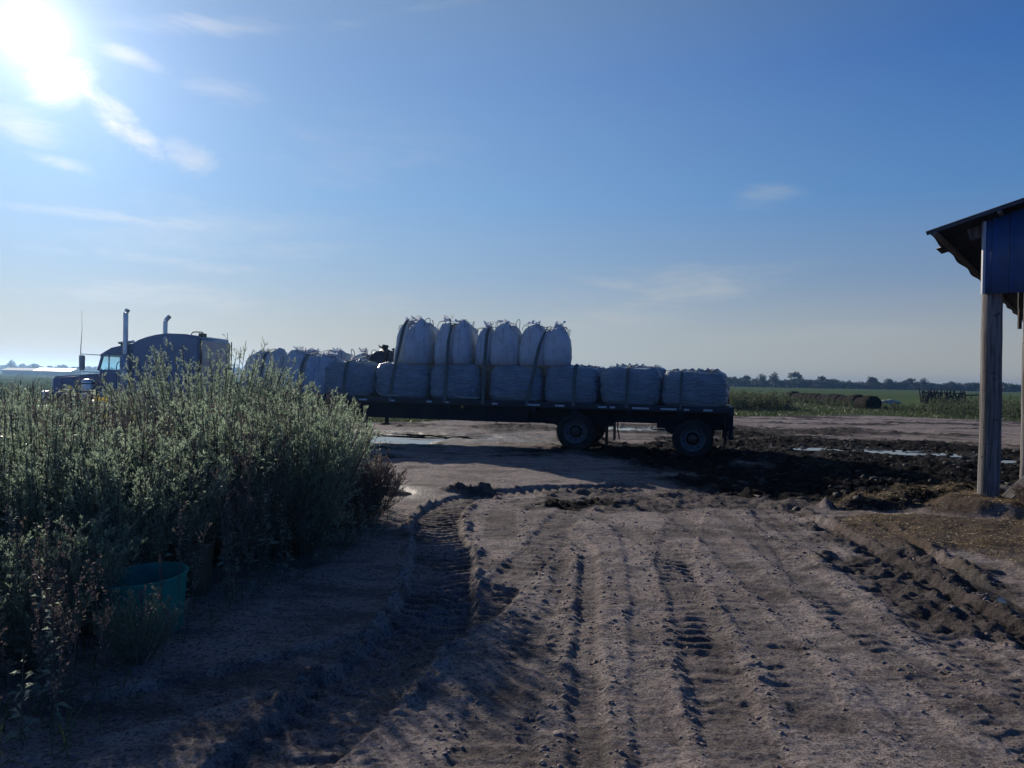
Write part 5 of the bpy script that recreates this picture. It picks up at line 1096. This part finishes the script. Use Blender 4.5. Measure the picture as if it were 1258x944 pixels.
# ------------------------------------------------------------------ grass, bales, far things
GR = np.array([(9, 41), (12.3, 42.0), (18.6, 46.2), (23, 49), (26, 45.2), (30, 43.8), (44, 44), (56, 66), (16, 80), (11, 60)])
g = cat([grass_mesh(GR, 60000, .12, .38, 62, .035), grass_mesh(np.array([(-9, 28.8), (-6, 30.2), (-4, 31.3), (-2.4, 34), (0, 37), (-2, 46), (-12, 44), (-13, 30)]), 26000, .10, .30, 63, .03)])
tag(npmesh('rough_grass', *g, M['grassblade']), 'rough green grass along the far edge of the dirt yard', 'grass', kind='stuff')
def weedband(name, label, Pg, n, hmin, hmax, seed, mt):
    rng = np.random.default_rng(seed); q = scatter(n, Pg, rng); hh = rng.uniform(hmin, hmax, n)*(1+.35*fbm(q[:, 0]*.35, q[:, 1]*.35, 3, seed)); z = gz(q[:, 0], q[:, 1]); base = np.stack([q[:, 0], q[:, 1], z], 1)
    ang = rng.uniform(0, 6.283, n); tl = rng.uniform(0, .3, n); d = np.stack([np.sin(tl)*np.cos(ang), np.sin(tl)*np.sin(ang), np.cos(tl)], 1); T = base+d*hh[:, None]; st = rods(base, T, .008, .004)
    si = np.repeat(np.arange(n), 34); u = rng.uniform(.15, 1, len(si))[:, None]; A = base[si]*(1-u)+T[si]*u; o = unit(rng.normal(size=(len(si), 3))+np.array([[0, 0, .3]])); lv = blades(A, o, rng.uniform(.10, .24, len(si)), rng.uniform(.03, .08, len(si)), rng, .2)
    tag(npmesh2(name, [(*lv, mt), (*st, M['stem'])]), label, 'weeds', kind='stuff')
weedband('field_weeds', 'clump of tall weeds in front of the hay bale row, right of the trailer', np.array([(14.5, 50.5), (18.5, 52), (20.5, 55), (21, 58.5), (21, 62), (17, 60), (14, 56)]), 560, .7, 1.35, 81, M['farweed'])
weedband('field_weeds', 'bushy weeds along the yard edge behind the thick shed post', np.array([(27, 48), (31, 46.5), (45, 49), (46, 58), (30, 56)]), 520, .6, 1.3, 82, M['farweed'])
weedband('field_weeds', 'straggling weeds growing against the side of the hay bale row', np.array([(26.6, 58.5), (27.6, 60), (30.2, 84), (28.6, 84)]), 120, .3, .8, 84, M['farweed'])
weedband('field_weeds', 'lower weeds below the spiky implement', np.array([(27, 52), (33, 51), (34, 66), (30, 66)]), 90, .25, .6, 83, M['farweed'])
# row of round bales
p0, p1 = Vector((28.6, 60.5)), Vector((31.6, 86)); nb = 17
for k in range(nb):
    f = k/(nb-1); c = p0.lerp(p1, f); d = (p1-p0).normalized(); mb = MB(); rg = random.Random(k); r = .62*rg.uniform(.88, 1.08); rings = []
    nn = 36
    for a, rr in ((-.79, .02), (-.79, .86), (-.72, .97), (-.3, 1.01), (.3, 1.02), (.72, .97), (.79, .86), (.79, .02)):
        rings.append([mb.bm.verts.new((r*rr*math.cos(6.283*j/nn)*(1+.045*math.sin(j*2.1+k*3)+.03*rg.uniform(-1, 1)), a+.03*rg.uniform(-1, 1), r*.90*rr*math.sin(6.283*j/nn)*(1+.05*math.sin(j*1.3+k*5)+.03*rg.uniform(-1, 1))+r*.82)) for j in range(nn)])
    for A_, B_ in zip(rings, rings[1:]):
        for j in range(nn): mb.bm.faces.new((A_[j], A_[(j+1) % nn], B_[(j+1) % nn], B_[j]))
    o = mb.build('round_bale', M['bale'], None, smooth=True); o.location = (c.x, c.y, GZ(c.x, c.y)); o.rotation_euler = (0, 0, math.atan2(-d.x, d.y)+rg.uniform(-.04, .04))
    tag(o, 'dark weathered round hay bale nearest the camera, at the right end of its row' if k == 0 else ('second round bale from the right end of the row, partly behind the nearest' if k == 1 else 'dark weathered round hay bale within the long row on the grass'), 'hay bale', 'row of round bales on the grass')
# spiky folded implement in the field
t = empty('folded_harrow', (48.9, 86, GZ(48.9, 86)), (0, 0, R_(-25))); tag(t, 'dark spiky farm implement with upright tines and a drawbar in the green field', 'farm implement')
rg = random.Random(4); mb = MB()
for z in (.35, .8, 1.25): mb.beam((-2.1, 0, z), (2.1, 0, z), .12, .12)
for x in (-2.1, -.7, .7, 2.1): mb.beam((x, 0, .1), (x, 0, 1.45), .12, .12)
mb.build('frame', M['rust'], t)
for k in range(38):
    x = -2.2+4.4*k/37+rg.uniform(-.05, .05); mb = MB(); mb.tube([(x, rg.uniform(-.4, .1), rg.uniform(0, .3)), (x+rg.uniform(-.1, .1), -.1, .8), (x+rg.uniform(-.25, .25), rg.uniform(-.3, .3), rg.uniform(1.3, 1.75))], [.10, .09, .06], 5); mb.build('tine', M['rust'], t)
mb = MB(); mb.beam((2.1, 0, 1.05), (4.6, -.5, 1.15), .16, .16); mb.beam((4.6, -.5, 1.15), (4.7, -.5, .3), .10, .10); mb.build('drawbar', M['rust'], t)
for x in (-1.6, 1.6):
    mb = MB(); mb.lathe([(.15, -.1), (.38, -.1), (.40, 0), (.38, .1), (.15, .1)], (x, .5, .4), 'y', 20); mb.build('wheel', M['rubber'], t)
mb = MB(); vs = bmesh.ops.create_icosphere(mb.bm, subdivisions=3, radius=1)['verts']; rg = random.Random(9)
for v in vs: v.co = Vector((v.co.x*1.3, v.co.y*.8, max(v.co.z, -.1)*.55))*(1+.12*rg.uniform(-1, 1))
o = mb.build('straw_heap', mat('pale_straw', (.34, .32, .27), .9, var=.4, bump=.02), None, smooth=True); o.scale = (1, 1, .8); o.location = (41.2, 83, GZ(41.2, 83)); tag(o, 'small pale heap of straw in the field left of the spiky implement', 'straw heap')

# far low barn on the left
t = empty('low_barn', (-178, 284, 0), (0, 0, R_(5))); tag(t, 'long low farm building with a pale roof far away beyond the truck hood', 'barn')
mb = MB(); mb.box(-10, 14, -4, 4, 0, 1.7); mb.build('wall', M['barnwall'], t)
mb = MB(); mb.prism([(-4.6, 1.7), (0, 2.7), (4.6, 1.7)], -14.3, -1); rf = mb.build('roof', M['barnwhite'], t); rf.rotation_euler = (0, 0, R_(90))
mb = MB(); mb.prism([(-4.6, 1.7), (0, 2.6), (4.6, 1.7)], -1, 10.3); rf2 = mb.build('roof', M['barnwall'], t); rf2.rotation_euler = (0, 0, R_(90))

# ------------------------------------------------------------------ the tree line
def tree_meshes(seed, h, wd):
    rng = np.random.default_rng(seed); trunk = MB(); tp = [(0, 0, -.3), (.1*rng.normal(), .1*rng.normal(), h*.25), (.2*rng.normal(), .2*rng.normal(), h*.6)]; trunk.tube(tp, [.28, .22, .10], 7)
    cl = []
    for k in range(6):
        a = rng.uniform(0, 6.283); z0 = h*rng.uniform(.25, .5); e = (math.cos(a)*wd*.35, math.sin(a)*wd*.35, z0+h*.25); trunk.tube([(0, 0, z0), e], [.10, .04], 5); cl.append(e)
    n = 16; C = np.array([[wd*.42*math.cos(a)*r, wd*.42*math.sin(a)*r, h*(.28+.62*q)] for a, r, q in zip(rng.uniform(0, 6.283, n), np.sqrt(rng.uniform(0, 1, n)), rng.uniform(0, 1, n))]); C[:, :2] *= (1-.55*((C[:, 2:]/h-.5)/.5).clip(0, 1))
    R = wd*rng.uniform(.13, .24, n); m = 60; P = np.repeat(C, m, 0)+unit(rng.normal(size=(n*m, 3)))*(np.repeat(R, m)*rng.uniform(.5, 1.05, n*m))[:, None]*np.array([[1, 1, .8]])
    lv = blades(P, unit(rng.normal(size=(n*m, 3))), rng.uniform(.45, .9, n*m), rng.uniform(.3, .6, n*m), rng)
    tr = trunk.build('trunk', M['bark']); cr = npmesh('crown', *lv, M['treeleaf'])
    return cr, tr
protos = []
for k, (h, wd) in enumerate([(8.2, 8.5), (7.0, 7.5), (9.0, 8.0), (5.2, 6.5), (4.6, 6.0), (6.0, 7.0)]):
    protos.append((*tree_meshes(40+k, h, wd), h))
rg = random.Random(12); used_p = set()
def put_tree(px, Y, k, s, label='dark tree standing in the far tree line at the edge of the field', group='trees of the far tree line'):
    cr, tr, h = protos[k]; u = (px-629)/932; r = empty('tree', (u*Y, Y, 0), (0, 0, rg.uniform(0, 6.28))); r.scale = (s, s, s*rg.uniform(.9, 1.1)); tag(r, label, 'tree', group)
    for src in (cr, tr):
        if (k, src.name) not in used_p and src.parent is None: used_p.add((k, src.name)); src.parent = r
        else: c = src.copy(); COL.objects.link(c); c.parent = r
for px, k, s, lab in ((918, 1, .9, 'rounded tree left of the gap with bright sky, in the right tree line'), (934, 0, .95, 'tree touching the bright gap, second rounded one of the right tree line'), (953, 0, 1.0, 'rounded tree right of the bright gap in the right tree line'), (977, 2, 1.05, 'tallest tree of the right tree line, standing slightly apart'),
    (1008, 1, .95, 'small domed tree rising alone right of the tall one in the tree line'), (1072, 2, .85, 'pointed tree rising above the middle of the right tree line'), (1120, 1, .95, 'domed tree above the tree line near the pale straw heap'), (1136, 0, .75, 'domed tree above the spiky implement'), (40, 3, 1.0, 'small domed tree at the far left beyond the barn roof'), (15, 0, .8, 'wide tree at the far left edge of the picture')):
    put_tree(px, 415, k, s, lab)
for px in np.arange(884, 1290, 6.2): put_tree(px+rg.uniform(-3, 3), rg.uniform(420, 440), rg.choice([3, 4, 4, 5]), rg.uniform(.75, 1.0))
for px in np.arange(-40, 120, 7.5): put_tree(px+rg.uniform(-3, 3), rg.uniform(470, 500), rg.choice([3, 4, 5]), rg.uniform(.75, 1.0))
for px in np.arange(276, 320, 6): put_tree(px+rg.uniform(-3, 3), rg.uniform(430, 460), rg.choice([1, 3, 5]), rg.uniform(.85, 1.05))
for px in np.arange(1300, 1500, 16): put_tree(px, rg.uniform(420, 440), rg.choice([3, 4, 5]), .95)
# undergrowth closing the line below the crowns
rng = np.random.default_rng(5)
def hedge(px0, px1, Y, n, hh):
    u = (rng.uniform(px0, px1, n)-629)/932; y = Y+rng.uniform(-6, 6, n); z = hh*rng.uniform(0, 1, n)*(1+.3*fbm(u*260, u*0, 3, 8)); P = np.stack([u*y, y, z], 1)
    return blades(P, unit(rng.normal(size=(n, 3))), rng.uniform(.8, 1.5, n), rng.uniform(.5, 1.1, n), rng)
tag(npmesh('far_undergrowth', *cat([hedge(872, 1500, 432, 16000, 3.9), hedge(-80, 320, 485, 9000, 3.4), hedge(320, 872, 450, 5000, 3.0)]), M['treeleaf']), 'dark undergrowth along the foot of the far tree line', 'woods', kind='stuff')

# ------------------------------------------------------------------ morning haze
HAZE = True
if HAZE:
    mb = MB(); mb.box(-1300, 1300, -1250, 1300, -1.5, 13); hm = bpy.data.materials.new('haze_air'); hm.use_nodes = True; N = NT(hm.node_tree); N.n.remove(N.n['Principled BSDF'])
    pv = N.new('ShaderNodeVolumePrincipled'); pv.inputs['Color'].default_value = (.36, .62, 1.0, 1); pv.inputs['Density'].default_value = .00048; pv.inputs['Anisotropy'].default_value = .84
    N.l.new(pv.outputs[0], N.n['Material Output'].inputs['Volume']); o = mb.build('haze', hm); tag(o, kind='stuff')
